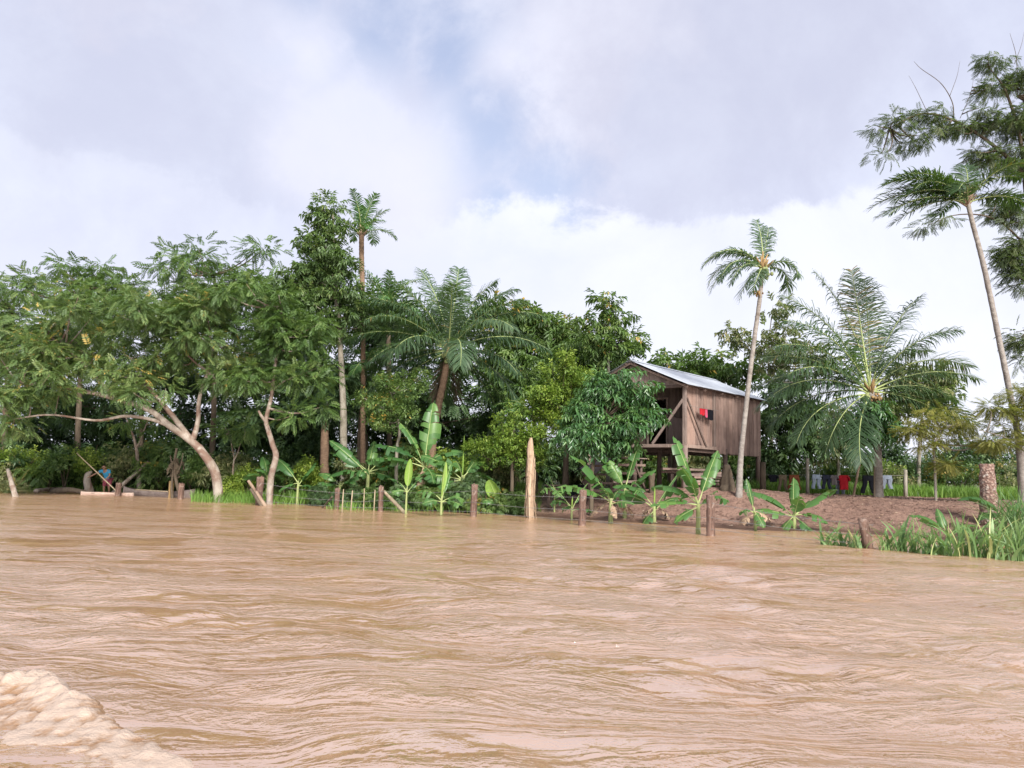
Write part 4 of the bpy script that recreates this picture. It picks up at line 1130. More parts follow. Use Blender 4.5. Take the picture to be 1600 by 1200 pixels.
# roof of zinc sheets on purlins
OVX, OVY = 0.32, 0.30
sl = RISE / (HW / 2)
roof = MB()
for sg in (0, 1):
    for fr in (0.05, 0.5, 0.92):
        y = HW / 2 - (HW / 2 + OVY) * (1 - fr) if sg == 0 else HW / 2 + (HW / 2 + OVY) * (1 - fr)
        z = ze + RISE - sl * abs(y - HW / 2) + 0.02
        roof.beam((-OVX + 0.02, y, z), (HL + OVX - 0.02, y, z), 0.06, 0.08)
for x in np.linspace(-OVX + 0.06, HL + OVX - 0.06, 6):
    for sg in (-1, 1):
        roof.beam((x, HW / 2 + sg * (HW / 2 + OVY - 0.02), ze - sl * OVY - 0.05 + 0.02), (x, HW / 2 + sg * 0.01, ze + RISE - 0.05), 0.05, 0.08)
roof_o = roof.build('roof', M['timber'], house)
ns_ = 9
wsh = (HL + 2 * OVX) / ns_
for sg in (-1, 1):
    for k in range(ns_):
        x0 = -OVX + k * wsh - 0.02
        nx, ny = 41, 6
        xs_ = np.linspace(0, wsh + 0.05, nx); vv_ = np.linspace(0, 1, ny)
        V = []
        lift = 0.004 * (k % 2)
        ext = rng.uniform(-0.03, 0.05)
        for v_ in vv_:
            yy = HW / 2 + sg * (HW / 2 + OVY + ext) * v_
            zz = ze + RISE + 0.085 - sl * abs(yy - HW / 2) + lift - 0.012 * math.sin(np.pi * v_)
            for xx in xs_: V.append((x0 + xx, yy, zz + 0.014 * math.sin(2 * np.pi * xx / 0.1)))
        i = (np.arange(ny - 1)[:, None] * nx + np.arange(nx - 1)[None, :]).ravel()
        mb = MB()
        mb.add(V, np.stack([i, i + 1, i + nx + 1, i + nx], 1))
        mb.build('roof_sheet', M['zinc'], roof_o)
mb = MB()
prof = [(-0.20, -0.20 * sl), (-0.08, -0.03), (0, 0.012), (0.08, -0.03), (0.20, -0.20 * sl)]
V = [(x, HW / 2 + a, ze + RISE + 0.115 + b) for x in (-OVX - 0.02, HL + OVX + 0.02) for a, b in prof]
mb.add(V, [(k, k + 1, k + 6, k + 5) for k in range(4)])
mb.build('ridge_cap', M['zinc'], roof_o)

# ------------------------------------------------------------------ cloth
def cloth_mat(name, c, tr=0.12): return flat_mat(name, c, 0.9, 0.15, 9, 0.1, tr)
M['cloth_red'] = cloth_mat('cloth_red', (0.42, 0.020, 0.030))
M['cloth_pink'] = cloth_mat('cloth_pink', (0.55, 0.10, 0.18))
M['cloth_black'] = cloth_mat('cloth_black', (0.012, 0.013, 0.018))
M['cloth_navy'] = cloth_mat('cloth_navy', (0.030, 0.034, 0.055))
M['cloth_rust'] = cloth_mat('cloth_rust', (0.20, 0.070, 0.035))
M['cloth_khaki'] = cloth_mat('cloth_khaki', (0.16, 0.125, 0.085))
M['denim_light'] = cloth_mat('denim_light', (0.30, 0.36, 0.44))
M['denim_grey'] = cloth_mat('denim_grey', (0.20, 0.23, 0.28))
M['cloth_grey'] = cloth_mat('cloth_grey', (0.17, 0.15, 0.15))
M['cloth_white'] = cloth_mat('cloth_white', (0.75, 0.74, 0.72))
M['cloth_taupe'] = cloth_mat('cloth_taupe', (0.23, 0.175, 0.155))
M['tarp'] = flat_mat('tarp', (0.26, 0.28, 0.36), 0.45, 0.2, 4, 0.4, 0.1)
M['wire'] = flat_mat('wire', (0.20, 0.19, 0.18), 0.6)
def sheet(mb, nu, nv, fn, thick=0.012, var=0.5):
    """a two sided cloth: fn(u, v) -> point, with real thickness"""
    U, Vv = np.meshgrid(np.linspace(0, 1, nu), np.linspace(0, 1, nv))
    P = np.array([fn(a, b) for a, b in zip(U.ravel(), Vv.ravel())], float).reshape(nv, nu, 3)
    du = np.gradient(P, axis=1); dv = np.gradient(P, axis=0)
    N = nrm(np.cross(du, dv))
    A = (P + N * thick / 2).reshape(-1, 3); B = (P - N * thick / 2).reshape(-1, 3)
    i = (np.arange(nv - 1)[:, None] * nu + np.arange(nu - 1)[None, :]).ravel()
    q = np.stack([i, i + 1, i + nu + 1, i + nu], 1)
    n = nu * nv
    rim = [k for k in range(nu)] + [k * nu + nu - 1 for k in range(1, nv)] + [n - 1 - k for k in range(1, nu)] + [(nv - 1 - k) * nu for k in range(1, nv)]
    e = np.array([(rim[k], rim[k + 1], rim[k + 1] + n, rim[k] + n) for k in range(len(rim) - 1)])
    mb.add(np.concatenate([A, B]), np.concatenate([q, q[:, ::-1] + n, e]), var)
def hl(x, y, z): return Hm @ Vector((x, y, z))
def local_obj(mb, name, mt, origin, rz):
    o = mb.build(name, mt, None, origin); o.rotation_euler = (0, 0, rz); return o
# washing on the long wall, hung from one line
z_w = ze - 0.92
mb = MB(); mb.tube([(0.07, -0.155, z_w + 0.075), (1.4, -0.155, z_w + 0.02), (2.60, -0.155, z_w + 0.07)], 0.006, 5)
tag(local_obj(mb, 'wall_line', M['wire'], house.location, HROT), 'short washing line stretched along the plank wall of the house', 'washing line')
def wall_cloth(name, label, mt, x0, x1, h, f=3.0, skew=0.0):
    mb = MB()
    sheet(mb, 14, 10, lambda u, v: (x0 + (x1 - x0) * (0.5 + (u - 0.5) * (1 - 0.10 * v)) + skew * v, -0.165 - 0.02 * math.sin(u * f * 6.28) * (0.3 + v), z_w + 0.03 - h * v + 0.02 * math.sin(u * 7) * v))
    return tag(local_obj(mb, name, mt, house.location, HROT), label, 'clothing', 'washing on the house wall')
wall_cloth('red_garment', 'small bright red garment hung on the house wall', M['cloth_red'], 0.92, 1.38, 0.26)
wall_cloth('pink_towel', 'narrow pink cloth between red and black washing on the wall', M['cloth_pink'], 1.40, 1.58, 0.32, 1.5)
wall_cloth('black_garment', 'black garment hung on the house wall beside the pink cloth', M['cloth_black'], 1.59, 2.10, 0.42, 2.0, 0.03)
# sheet hung inside the porch and the small white thing in the doorway
mb = MB()
sheet(mb, 22, 22, lambda u, v: (XI - 0.10 - 0.035 * math.sin(u * 19 + 3 * v) * (0.4 + v) , 0.35 + 1.02 * u, zf + 1.28 - 0.20 * math.sin(np.pi * u) * (1 - v) * 0.9 - 1.20 * v + 0.05 * u * (1 - v)))
tag(local_obj(mb, 'hanging_sheet', M['cloth_taupe'], house.location, HROT), 'taupe sheet draped from a cord inside the porch', 'sheet')
mb = MB()
sheet(mb, 8, 6, lambda u, v: (XI - 0.12 - 0.02 * math.sin(5 * u), 1.60 + 0.40 * u, zf + 1.55 - 0.24 * v + 0.03 * math.sin(6 * u)))
tag(local_obj(mb, 'white_cloth', M['cloth_white'], house.location, HROT), 'small white cloth hanging in the dark doorway of the house', 'cloth')

# ------------------------------------------------------------------ lean-to platform left of the house, tarpaulin, bench, boards
pf = on_ground(975, 30.0)
plat = empty('wooden_platform', pf, HROT, 'dark timber steps and rails against the left of the house', 'platform')
for (x, y, h) in ((-0.9, -0.2, 1.55), (0.9, -0.2, 1.6), (-0.9, 1.2, 1.6), (0.9, 1.2, 1.7)):
    mb = MB(); mb.tube([(x, y, -0.5), (x + 0.02, y, h * 0.5), (x, y, h)], [0.07, 0.06, 0.055], 7, bump=0.08); mb.build('leg', M['timber'], plat)
for k, z in enumerate((0.35, 0.66, 0.98, 1.30)):
    part('rail', M['plank_grey'] if k % 2 else M['timber'], ('beam', (-1.15, -0.29, z), (1.1, -0.27, z + 0.03), 0.05, 0.09), parent=plat)
    part('rail', M['timber'], ('beam', (-0.99, -0.4, z - 0.07), (-0.99, 1.3, z - 0.05), 0.05, 0.08), parent=plat)
for k in range(7):
    part('deck_board', M['plank_grey'], ('box', (0, -0.22 + 0.25 * k, 1.60 + rng.normal(0, 0.006)), (2.3, 0.22, 0.035)), parent=plat)
part('diagonal_brace', M['timber'], ('beam', (1.0, -0.34, 0.4), (0.1, -0.34, 1.5), 0.05, 0.09), parent=plat)
tp0, tp1, tp2, tp3 = W(903, 732, 29.4), W(940, 708, 29.6), W(965, 714, 30.4), W(930, 740, 30.4)
mb = MB()
def tarp_pt(u, v):
    a = tp0.lerp(tp1, u); b = tp3.lerp(tp2, u)
    p = a.lerp(b, v)
    return (p.x, p.y, p.z - 0.22 * math.sin(np.pi * u) * math.sin(np.pi * (0.2 + 0.8 * v)) + 0.02 * math.sin(9 * u + 5 * v))
sheet(mb, 18, 10, tarp_pt)
tag(mb.build('tarpaulin', M['tarp']), 'sagging grey blue tarpaulin slung beside the timber steps', 'tarpaulin')
mb = MB()
mb.tube(spline([W(895, 738, 29.2), W(930, 716, 29.45), W(970, 704, 30.2)], 10), 0.014, 5)
tag(mb.build('tarp_rope', M['cloth_black']), 'dark rope holding up the grey blue tarpaulin', 'rope')
bp = on_ground(880, 30.6)
bench = empty('plank_table', bp, R(8), 'rough plank table under the tree left of the house', 'table')
part('top', M['plank_grey'], ('box', (0, 0, 0.78), (1.5, 0.4, 0.04)), parent=bench)
for (x, y) in ((-0.6, -0.15), (0.6, -0.15), (-0.6, 0.15), (0.6, 0.15)):
    part('leg', M['timber'], ('beam', (x, y, -0.2), (x, y, 0.76), 0.07, 0.07), parent=bench)
mb = MB()
c0 = bp + Vector((0.55, -0.22, 0.82))
def drape(u, v):
    return (c0.x - 0.35 + 0.75 * u, c0.y + (0.25 - 0.30 * min(v * 3, 1)) - 0.02 * math.sin(8 * u), c0.z - max(0, v - 0.33) * 0.75 * (1 - 0.3 * math.sin(3 * u)))
sheet(mb, 12, 10, drape)
tag(mb.build('black_cloth', M['cloth_black']), 'black cloth draped over the end of the plank table', 'cloth')
# boards piled under the house
for k, (px, d, z, L, a) in enumerate(((1108, 30.2, 0.10, 1.5, 5), (1106, 30.3, 0.22, 1.5, 3), (1110, 30.35, 0.34, 1.45, 8), (1104, 30.3, 0.46, 1.5, 2), (1080, 31.2, 0.62, 2.4, -4), (1075, 31.0, 0.74, 2.2, 6))):
    p = on_ground(px, d)
    mb = MB(); mb.box((0, 0, 0), (L, 0.30, 0.085), jit=0.006)
    o = mb.build('loose_board', M['plank_grey'] if k % 2 else M['plank'], None, (p.x, p.y, gz(p.x, p.y) + z)); o.rotation_euler = (0, R(rng.normal(0, 1)), R(a))
    tag(o, ('lowest board of the pile under the house', 'second lowest board of the pile under the house', 'middle board of the pile under the house', 'upper board of the front pile under the house',
            'long board lying across the top of the pile', 'topmost long board of the pile under the house')[k], 'board', 'boards stacked under the house')
p = on_ground(1080, 31.1)
mb = MB()
for dx in (-0.8, 0.8): mb.box((dx, 0, 0.27), (0.12, 0.3, 0.56))
o = mb.build('trestle', M['timber'], None, (p.x, p.y, gz(p.x, p.y))); tag(o, 'low dark trestle carrying the long boards under the house', 'trestle')
# earth-brown termite-like stump by the slim palm and the dark stump below the porch
def stump(name, label, p, h, r0, r1, mt, lean=(0, 0), cat='stump', seg=14, bump_=0.10, top=0.0, ang=0.0):
    mb = MB()
    n = 12
    pts = [Vector(p) * 0 + Vector((lean[0] * u * u, lean[1] * u * u, -0.35 + (h + 0.35) * u)) for u in np.linspace(0, 1, n)]
    mb.tube(pts, [r0 * 1.2, r0, (r0 + r1) / 2, r1], seg, bump=bump_)
    o = mb.build(name, mt, None, p)
    return tag(o, label, cat)
stump('tree_stump', 'dark earthy stump at the foot of the slim palm', on_ground(1136, 29.4), 0.95, 0.30, 0.12, M['bark_dark'], bump_=0.15)
stump('tree_stump', 'short dark post with a rounded top under the porch', on_ground(1018, 30.2), 0.75, 0.10, 0.13, M['bark_dark'])
# ================================================================== fence in the flood water
def bank_or_water(px, py):
    g = G(px, py); return Vector((g.x, g.y, max(-0.02, min(gz(g.x, g.y), 0.0))))
FENCE = [(404, 789, 746, 0.15, 'post', 'red brown fence post behind the bare crooked trunk'),
         (525, 796, 764, 0.10, 'post', 'short red brown fence post propped by a dark stick'),
         (595, 799, 761, 0.10, 'post', 'short red brown fence post propped by a pale pole'),
         (739, 807, 758, 0.125, 'post', 'sturdy red brown fence post left of the dry banana trunk'),
         (909, 821, 767, 0.12, 'post', 'grey brown fence post right of the dry banana trunk'),
         (1110, 837, 775, 0.115, 'post', 'tall narrow fence post below the house'),
         (1361, 857, 812, 0.125, 'post', 'red brown fence post leaning among the broad grass'),
         (183, 775, 755, 0.14, 'post', 'squat fence post at the bow of the dark canoe'),
         (267, 778, 752, 0.12, 'post_yellow', 'yellowish fence post in front of the dark canoe'),
         (282, 780, 756, 0.14, 'post', 'dark red brown fence post right of the yellowish one')]
tops = {}
for (px, py, pt, r, mt, lab) in FENCE:
    b = G(px, py)
    h = (py - pt) * b.y / F_PX
    ln = (rng.normal(0, 0.03), rng.normal(0, 0.03)) if px != 1361 else (-0.18, 0)
    mb = MB()
    n = 10
    ps = [(ln[0] * u, ln[1] * u, -0.5 + (h + 0.5) * u) for u in np.linspace(0, 1, n)]
    mb.tube(ps, [r * 1.05, r, r * 0.95, r * 0.98], 11, bump=0.07)
    for k in range(7):                                    # splintered top and cracks
        a = rng.uniform(0, 6.28); rr = r * rng.uniform(0.2, 0.8)
        q = np.array((ln[0] + math.cos(a) * rr, ln[1] + math.sin(a) * rr, h - 0.05))
        mb.tube([q, q + (rng.normal(0, 0.01), rng.normal(0, 0.01), rng.uniform(0.05, 0.11))], [0.03, 0.006], 5, rng.random())
    o = mb.build('fence_post', M[mt], None, b)
    tag(o, lab, 'fence post', 'old fence posts in the water')
    tops[px] = (b, h)
seq = [404, 525, 595, 739, 909, 1110, 1361]
for fr, lab in ((0.80, 'upper strand of wire along the flooded fence'), (0.45, 'middle strand of wire along the flooded fence'), (0.16, 'lower strand of wire just above the water along the fence')):
    mb = MB()
    pts = []
    for a, b in zip(seq[:-1], seq[1:]):
        (p0, h0), (p1, h1) = tops[a], tops[b]
        q0 = p0 + Vector((0, -0.12, h0 * fr)); q1 = p1 + Vector((0, -0.12, h1 * fr))
        for u in np.linspace(0, 1, 12, endpoint=False):
            q = q0.lerp(q1, u); q.z -= 0.10 * math.sin(np.pi * u) * (0.6 if fr > 0.3 else 0.3)
            pts.append(q)
    pts.append(q1)
    mb.tube(pts, 0.0055, 4, bump=0)
    for q in pts[::1]:                                     # barbs
        d = Vector((0.02, 0, 0.035)); mb.tube([q - d, q + d], 0.004, 3)
    tag(mb.build('barbed_wire', M['wire']), lab, 'wire', 'strands of the wire fence')
for k, (px, py, pt, lean, lab) in enumerate(((534, 803, 767, 0.02, 'first thin pale stake right of the short fence post'), (548, 800, 769, 0.03, 'second thin pale stake right of the short fence post'),
                                    (568, 800, 766, -0.01, 'third thin stake right of the short fence post'), (584, 801, 768, 0.01, 'fourth thin stake beside the post with the pale pole'),
                                    (381, 770, 728, 0.0, 'thin orange stake standing in the grass behind the leaning trunk'))):
    b = G(px, py - 2)
    h = (py - pt) * b.y / F_PX
    mb = MB(); mb.tube([(0, 0, -0.4), (lean * 0.5, 0, h * 0.5), (lean, 0, h)], [0.026, 0.022, 0.018], 6, bump=0.1)
    tag(mb.build('stake', M['stick'] if k < 4 else M['post_yellow'], None, b), lab, 'stake', 'thin stakes of the fence')
def log_between(name, label, a, b, r0, r1, mt, cat='log', sag=0.0, seg=8, ext=0.25):
    a = Vector(a); b = Vector(b)
    d = (a - b).normalized()
    a2 = a + d * ext if ext else a
    mid = (a + b) / 2 + Vector((0, 0, -sag))
    mb = MB()
    o0 = a2
    mb.tube([Vector(q) - o0 for q in spline([a2, mid, b], 10)], np.linspace(r0, r1, 10), seg, bump=0.07)
    return tag(mb.build(name, mt, None, o0), label, cat)
log_between('prop_pole', 'pale pole propping a fence post at an angle', G(633, 802), W(600, 768, G(595, 799).y + 0.1), 0.07, 0.06, M['stick'], 'pole')
log_between('prop_stick', 'dark stick propping the short fence post from the left', G(503, 794), W(519, 776, G(525, 796).y + 0.05), 0.035, 0.035, M['bark_dark'], 'stick')
gq = G(418, 791)
for k, (a, b, lab) in enumerate((((414, 789), (388, 751), 'longest split log leaning against the crooked trunk'), ((410, 790), (392, 764), 'middle split log leaning against the crooked trunk'), ((417, 790), (400, 768), 'short split log leaning against the crooked trunk'))):
    g = G(*a) + Vector((0, -0.12 * k, 0))
    log_between('split_log', lab, g, W(b[0], b[1], g.y + 0.2), 0.085, 0.06, M['log'] if k != 1 else M['bark_dark'])
# left landing: stump, leaning log, dead dry plant, planks, debris
def px_path(pts, d): return [W(a, b, d) for a, b in pts]
mb = MB(); b = G(138, 771); pth = px_path([(140, 785), (139, 765), (136, 750), (138, 741), (144, 737)], b.y)
mb.tube([q - b for q in spline(pth, 14)], [0.27, 0.22, 0.17, 0.15, 0.05], 11, bump=0.05)
tag(mb.build('broken_trunk', M['bark_pale'], None, b), 'pale broken trunk stub in front of the person', 'stump')
b = G(186, 773)
log_between('leaning_log', 'pale broken log slanting up right from the canoe bow', W(187, 762, b.y + 0.1), W(232, 721, b.y + 0.5), 0.12, 0.055, M['bark_pale'], ext=0.4)
b = G(276, 779)
mb = MB()
for (path, r) in (([(284, 790), (280, 770), (274, 745), (273, 722), (276, 700)], 0.11), ([(270, 785), (268, 760), (270, 735), (266, 712)], 0.07), ([(276, 742), (283, 725), (286, 708)], 0.04)):
    mb.tube([q - b for q in spline(px_path(path, b.y + 0.15), 12)], np.linspace(r, r * 0.45, 12), 8, bump=0.12)
o = mb.build('dead_tree', M['bark_dark'], None, b); tag(o, 'dark dead trunk with dry hanging leaves behind the fence posts', 'dead tree')
dl = MB()
for k in range(7):
    f = banana_leaf(1.1 * rng.uniform(0.6, 1), 0.2, -20 - 8 * k, 70, 0.3, 0.9)
    v = np.concatenate(f.v); a = R(rng.uniform(0, 360)); rot = np.array([[math.cos(a), -math.sin(a), 0], [math.sin(a), math.cos(a), 0], [0, 0, 1]])
    d2 = dl.n
    dl.v.append(v @ rot.T + np.array(W(276, 716, b.y + 0.15) - b)); dl.var += f.var
    for (ff, mi, sm) in f.f: dl.f.append((ff + d2, 0, sm))
    dl.n += len(v)
dd = dl.build('dry_leaves', M['frond_dead'], o); dd['kind'] = 'stuff'
log_between('plank', 'pale plank lying on the water right of the dark canoe', G(283, 776), G(311, 774) + Vector((0, 0, 0.12)), 0.07, 0.05, M['stick'], 'plank', ext=0.1)
log_between('driftwood', 'dark driftwood heap end lying left of the pale broken trunk', G(88, 771) + Vector((0, 0, 0.1)), G(132, 773) + Vector((0, 0, 0.12)), 0.16, 0.10, M['bark_dark'], 'driftwood', sag=-0.1)
log_between('driftwood', 'leaning pale dead branch at the far left bank', G(24, 776), W(12, 733, G(24, 776).y + 0.4), 0.13, 0.07, M['bark_pale'], 'driftwood')
log_between('driftwood', 'bleached log lying low at the water edge on the left', G(48, 771) + Vector((0, 0.5, 0.12)), G(82, 768) + Vector((0, 0.3, 0.15)), 0.10, 0.08, M['bark_pale'], 'driftwood')

# ------------------------------------------------------------------ canoes
def canoe(name, label, p0, p1, beam, depth, mt, rise=0.15):
    p0 = Vector(p0); p1 = Vector(p1); c = (p0 + p1) / 2
    L = (p1 - p0).length; rz = math.atan2(p1.y - p0.y, p1.x - p0.x)
    n, k = 25, 9
    ux = np.linspace(-1, 1, n)
    V = []
    for inner in (0, 1):
        for x in ux:
            w = beam / 2 * (1 - abs(x) ** 2.2) ** 0.9 + 0.012
            top = depth + rise * abs(x) ** 3
            for a in np.linspace(-1, 1, k):
                th = a * math.pi / 2
                ww = (w - 0.035 * inner) if inner else w
                zb = 0.05 * inner
                y = ww * math.sin(th); z = zb + (top - zb) * (1 - math.cos(th)) ** 0.8 if abs(a) < 1 else top
                V.append((x * L / 2 * (1 - 0.01 * inner), y, z - depth * 0.4))
    f = []
    N = n * k
    for i in range(n - 1):
        for j in range(k - 1):
            q = i * k + j
            f.append((q, q + 1, q + k + 1, q + k)); f.append((N + q + k, N + q + k + 1, N + q + 1, N + q))
        for j in (0, k - 1):
            q = i * k + j
            f.append((q, q + k, N + q + k, N + q))
    for i in (0, n - 1):
        for j in range(k - 1):
            q = i * k + j
            f.append((q, q + 1, N + q + 1, N + q))
    root = empty(name, (c.x, c.y, 0.0), rz, label, 'canoe')
    mb = MB(); mb.add(V, f); mb.build('hull', mt, root)
    for x in (-0.45, 0.3):
        mb = MB(); mb.box((x * L / 2, 0, depth * 0.45), (0.16, beam * 0.92, 0.03)); mb.build('thwart', M['plank_grey'], root)
    return root
M['dugout'] = bark_mat('dugout', (0.30, 0.245, 0.22), (0.21, 0.16, 0.145), (0.12, 0.09, 0.08), 5, 1.0)
M['canoe_pink'] = bark_mat('canoe_pink', (0.62, 0.47, 0.39), (0.50, 0.35, 0.28), (0.36, 0.22, 0.16), 4, 1.0)
canoe('dugout_canoe', 'dark grey dugout canoe moored behind the fence posts', G(192, 773.5), G(304, 778), 0.62, 0.46, M['dugout'], 0.16)
canoe('plank_canoe', 'pale pinkish low canoe with the person standing in it', G(126, 773), G(209, 775), 0.60, 0.24, M['canoe_pink'], 0.02)
log_between('paddle_pole', 'pale pole lying along the dark canoe', W(210, 765, 37.6), W(262, 768, 36.6), 0.03, 0.025, M['stick'], 'pole', ext=0)

# ------------------------------------------------------------------ the person
def skin_mesh(name, verts, edges, radii, mt, root_i=0, sub=2, parent=None):
    me = bpy.data.meshes.new(name)
    me.from_pydata([tuple(v) for v in verts], edges, [])
    o = bpy.data.objects.new(name, me); col.objects.link(o)
    sm = o.modifiers.new('skin', 'SKIN')
    if not me.skin_vertices: me.skin_vertices.new()
    for i, r in enumerate(radii):
        me.skin_vertices[0].data[i].radius = (r, r) if np.isscalar(r) else r
        me.skin_vertices[0].data[i].use_root = (i == root_i)
    sm.use_smooth_shade = True
    ss_ = o.modifiers.new('sub', 'SUBSURF'); ss_.levels = sub; ss_.render_levels = sub
    me.materials.append(mt)
    if parent: o.parent = parent
    return o
M['skin'] = flat_mat('skin', (0.16, 0.085, 0.055), 0.55, 0.08, 12, 0.35)
M['shirt'] = cloth_mat('shirt_blue', (0.035, 0.20, 0.34))
M['shorts'] = cloth_mat('shorts_red', (0.19, 0.045, 0.065))
M['hair'] = flat_mat('hair', (0.015, 0.011, 0.009), 0.7)
pb = G(165, 773.5); pb.z = 0.0
person = empty('person', pb + Vector((0, 0, -0.02)), 0, 'person in blue shirt and dark red shorts leaning on a pole in the canoe', 'person')
# facing the camera (-Y), bent forward, right hand reaching out to the left of the picture
J = dict(pelvis=(0, 0.10, 0.78), belly=(0, 0.03, 0.95), chest=(-0.02, -0.10, 1.14), neck=(-0.04, -0.22, 1.27), chin=(-0.05, -0.28, 1.31), head=(-0.05, -0.30, 1.38), crown=(-0.05, -0.28, 1.47),
         shl=(-0.20, -0.15, 1.21), ell=(-0.44, -0.26, 1.06), wrl=(-0.64, -0.34, 0.92), shr=(0.15, -0.14, 1.20), elr=(0.24, -0.22, 0.96), wrr=(0.12, -0.40, 0.78),
         hil=(-0.10, 0.10, 0.74), knl=(-0.13, 0.02, 0.42), anl=(-0.13, 0.10, 0.08), tol=(-0.14, -0.06, 0.03), hir=(0.10, 0.10, 0.74), knr=(0.13, 0.00, 0.42), anr=(0.12, 0.10, 0.08), tor=(0.14, -0.06, 0.03))
names = list(J)
RAD = dict(pelvis=0.13, belly=0.115, chest=0.135, neck=0.055, chin=0.07, head=0.092, crown=0.06, shl=0.06, ell=0.042, wrl=0.03, shr=0.06, elr=0.042, wrr=0.03,
           hil=0.095, knl=0.058, anl=0.040, tol=0.032, hir=0.095, knr=0.058, anr=0.040, tor=0.032)
E = [('pelvis', 'belly'), ('belly', 'chest'), ('chest', 'neck'), ('neck', 'chin'), ('chin', 'head'), ('head', 'crown'), ('chest', 'shl'), ('shl', 'ell'), ('ell', 'wrl'), ('chest', 'shr'), ('shr', 'elr'), ('elr', 'wrr'),
     ('pelvis', 'hil'), ('hil', 'knl'), ('knl', 'anl'), ('anl', 'tol'), ('pelvis', 'hir'), ('hir', 'knr'), ('knr', 'anr'), ('anr', 'tor')]
vs = [J[n_] for n_ in names]; rs = [RAD[n_] for n_ in names]; es = [(names.index(a), names.index(b)) for a, b in E]
for wr, dirn in (('wrl', Vector((-0.8, -0.3, -0.5))), ('wrr', Vector((-0.5, -0.7, -0.45)))):
    dirn.normalize(); sdn = dirn.cross(Vector((0, 0, 1))).normalized(); w0 = Vector(J[wr])
    palm_ = w0 + dirn * 0.07
    vs.append(tuple(palm_)); rs.append((0.038, 0.018)); pi = len(vs) - 1; es.append((names.index(wr), pi))
    for k, (off, ln) in enumerate(((-0.030, 0.070), (-0.010, 0.080), (0.010, 0.075), (0.030, 0.060))):
        q = palm_ + dirn * 0.03 + sdn * off; q2 = q + dirn * ln * 0.5; q3 = q2 + (dirn + Vector((0, 0, -0.6))).normalized() * ln * 0.5
        for a_, rr in ((q2, 0.009), (q3, 0.008)):
            vs.append(tuple(a_)); rs.append(rr); es.append((pi if a_ is q2 else len(vs) - 2, len(vs) - 1))
    th = w0 + dirn * 0.03 - sdn * 0.055; vs.append(tuple(th)); rs.append(0.010); es.append((pi, len(vs) - 1))
body = skin_mesh('body', vs, es, rs, M['skin'], 0, 2, person)
def sub_skin(name, keys, edges, grow, mt, over=None):
    v = [J[k] if not over or k not in over else over[k] for k in keys]
    return skin_mesh(name, v, [(keys.index(a), keys.index(b)) for a, b in edges], [RAD[k] * 1.0 + grow for k in keys], mt, 0, 2, person)
mid = lambda a, b, u: tuple(Vector(J[a]).lerp(Vector(J[b]), u))
sub_skin('shirt', ['belly', 'pelvis', 'chest', 'shl', 'shr', 'ell', 'elr'], [('pelvis', 'belly'), ('belly', 'chest'), ('chest', 'shl'), ('chest', 'shr'), ('shl', 'ell'), ('shr', 'elr')], 0.028, M['shirt'],
         {'ell': mid('shl', 'ell', 0.55), 'elr': mid('shr', 'elr', 0.6), 'pelvis': mid('pelvis', 'belly', 0.25)})
sub_skin('shorts', ['pelvis', 'hil', 'hir', 'knl', 'knr'], [('pelvis', 'hil'), ('pelvis', 'hir'), ('hil', 'knl'), ('hir', 'knr')], 0.034, M['shorts'])
sub_skin('hair', ['head', 'crown'], [('head', 'crown')], 0.012, M['hair'], {'head': (-0.05, -0.26, 1.41), 'crown': (-0.05, -0.24, 1.47)})
for nm, off, r in (('eye', (-0.085, -0.385, 1.39), 0.012), ('eye', (-0.015, -0.385, 1.39), 0.012)):
    mb = MB(); mb.tube([off, (off[0], off[1] - 0.012, off[2])], [r, r * 0.5], 6); mb.build(nm, M['hair'], person)
mb = MB(); mb.tube([(-0.05, -0.375, 1.385), (-0.05, -0.405, 1.355), (-0.05, -0.38, 1.348)], [0.010, 0.017, 0.010], 6); mb.build('nose', M['skin'], person)
mb = MB(); mb.tube([(-0.078, -0.372, 1.322), (-0.05, -0.382, 1.320), (-0.022, -0.372, 1.322)], 0.008, 5); mb.build('mouth', M['shorts'], person)
for s_ in (-1, 1):
    mb = MB(); mb.tube([(-0.05 + s_ * 0.092, -0.29, 1.35), (-0.05 + s_ * 0.103, -0.285, 1.375), (-0.05 + s_ * 0.095, -0.28, 1.40)], [0.010, 0.018, 0.010], 6); mb.build('ear', M['skin'], person)
hand = pb + Vector((0.08, -0.46, 0.72))
log_between('punt_pole', 'long pale punting pole held slantwise by the person', Vector(W(181, 766.5, hand.y - 0.15)), Vector(W(120, 708, hand.y + 0.1)), 0.030, 0.026, M['stick'], 'pole', ext=0.2)

# ------------------------------------------------------------------ washing line on the right
LD = 33.0
lp = {}
for (px, pt, pbm, r, mt, lab) in ((1192, 722, 766, 0.13, 'bark_dark', 'dark post at the left end of the washing line'), (1262, 716, 770, 0.075, 'bark_grey', 'grey post in the middle of the washing line'), (1415, 734, 776, 0.085, 'bark_grey', 'grey post at the right end of the washing line')):
    b = on_ground(px, LD)
    top = W(px, pt, LD)
    mb = MB(); mb.tube([(0, 0, -0.3), (0.01, 0, (top.z - b.z) * 0.5), (top.x - b.x, 0, top.z - b.z)], [r * 1.1, r, r * 0.9], 9, bump=0.08)
    tag(mb.build('line_post', M[mt], None, b), lab, 'post', 'posts of the washing line')
b = on_ground(1334, LD - 0.1); t2 = W(1343, 725, LD)
log_between('prop_stick', 'crooked brown pole holding up the washing line', b, t2, 0.055, 0.045, M['log'], 'pole', sag=-0.03)
ly = lambda px: 741.5 + (px - 1200) * 0.006 + 2.0 * math.sin((px - 1262) / 153 * np.pi if px > 1262 else (px - 1192) / 70 * np.pi) * 0.6
mb = MB(); mb.tube([W(px, ly(px), LD) for px in range(1192, 1416, 4)], 0.008, 5)
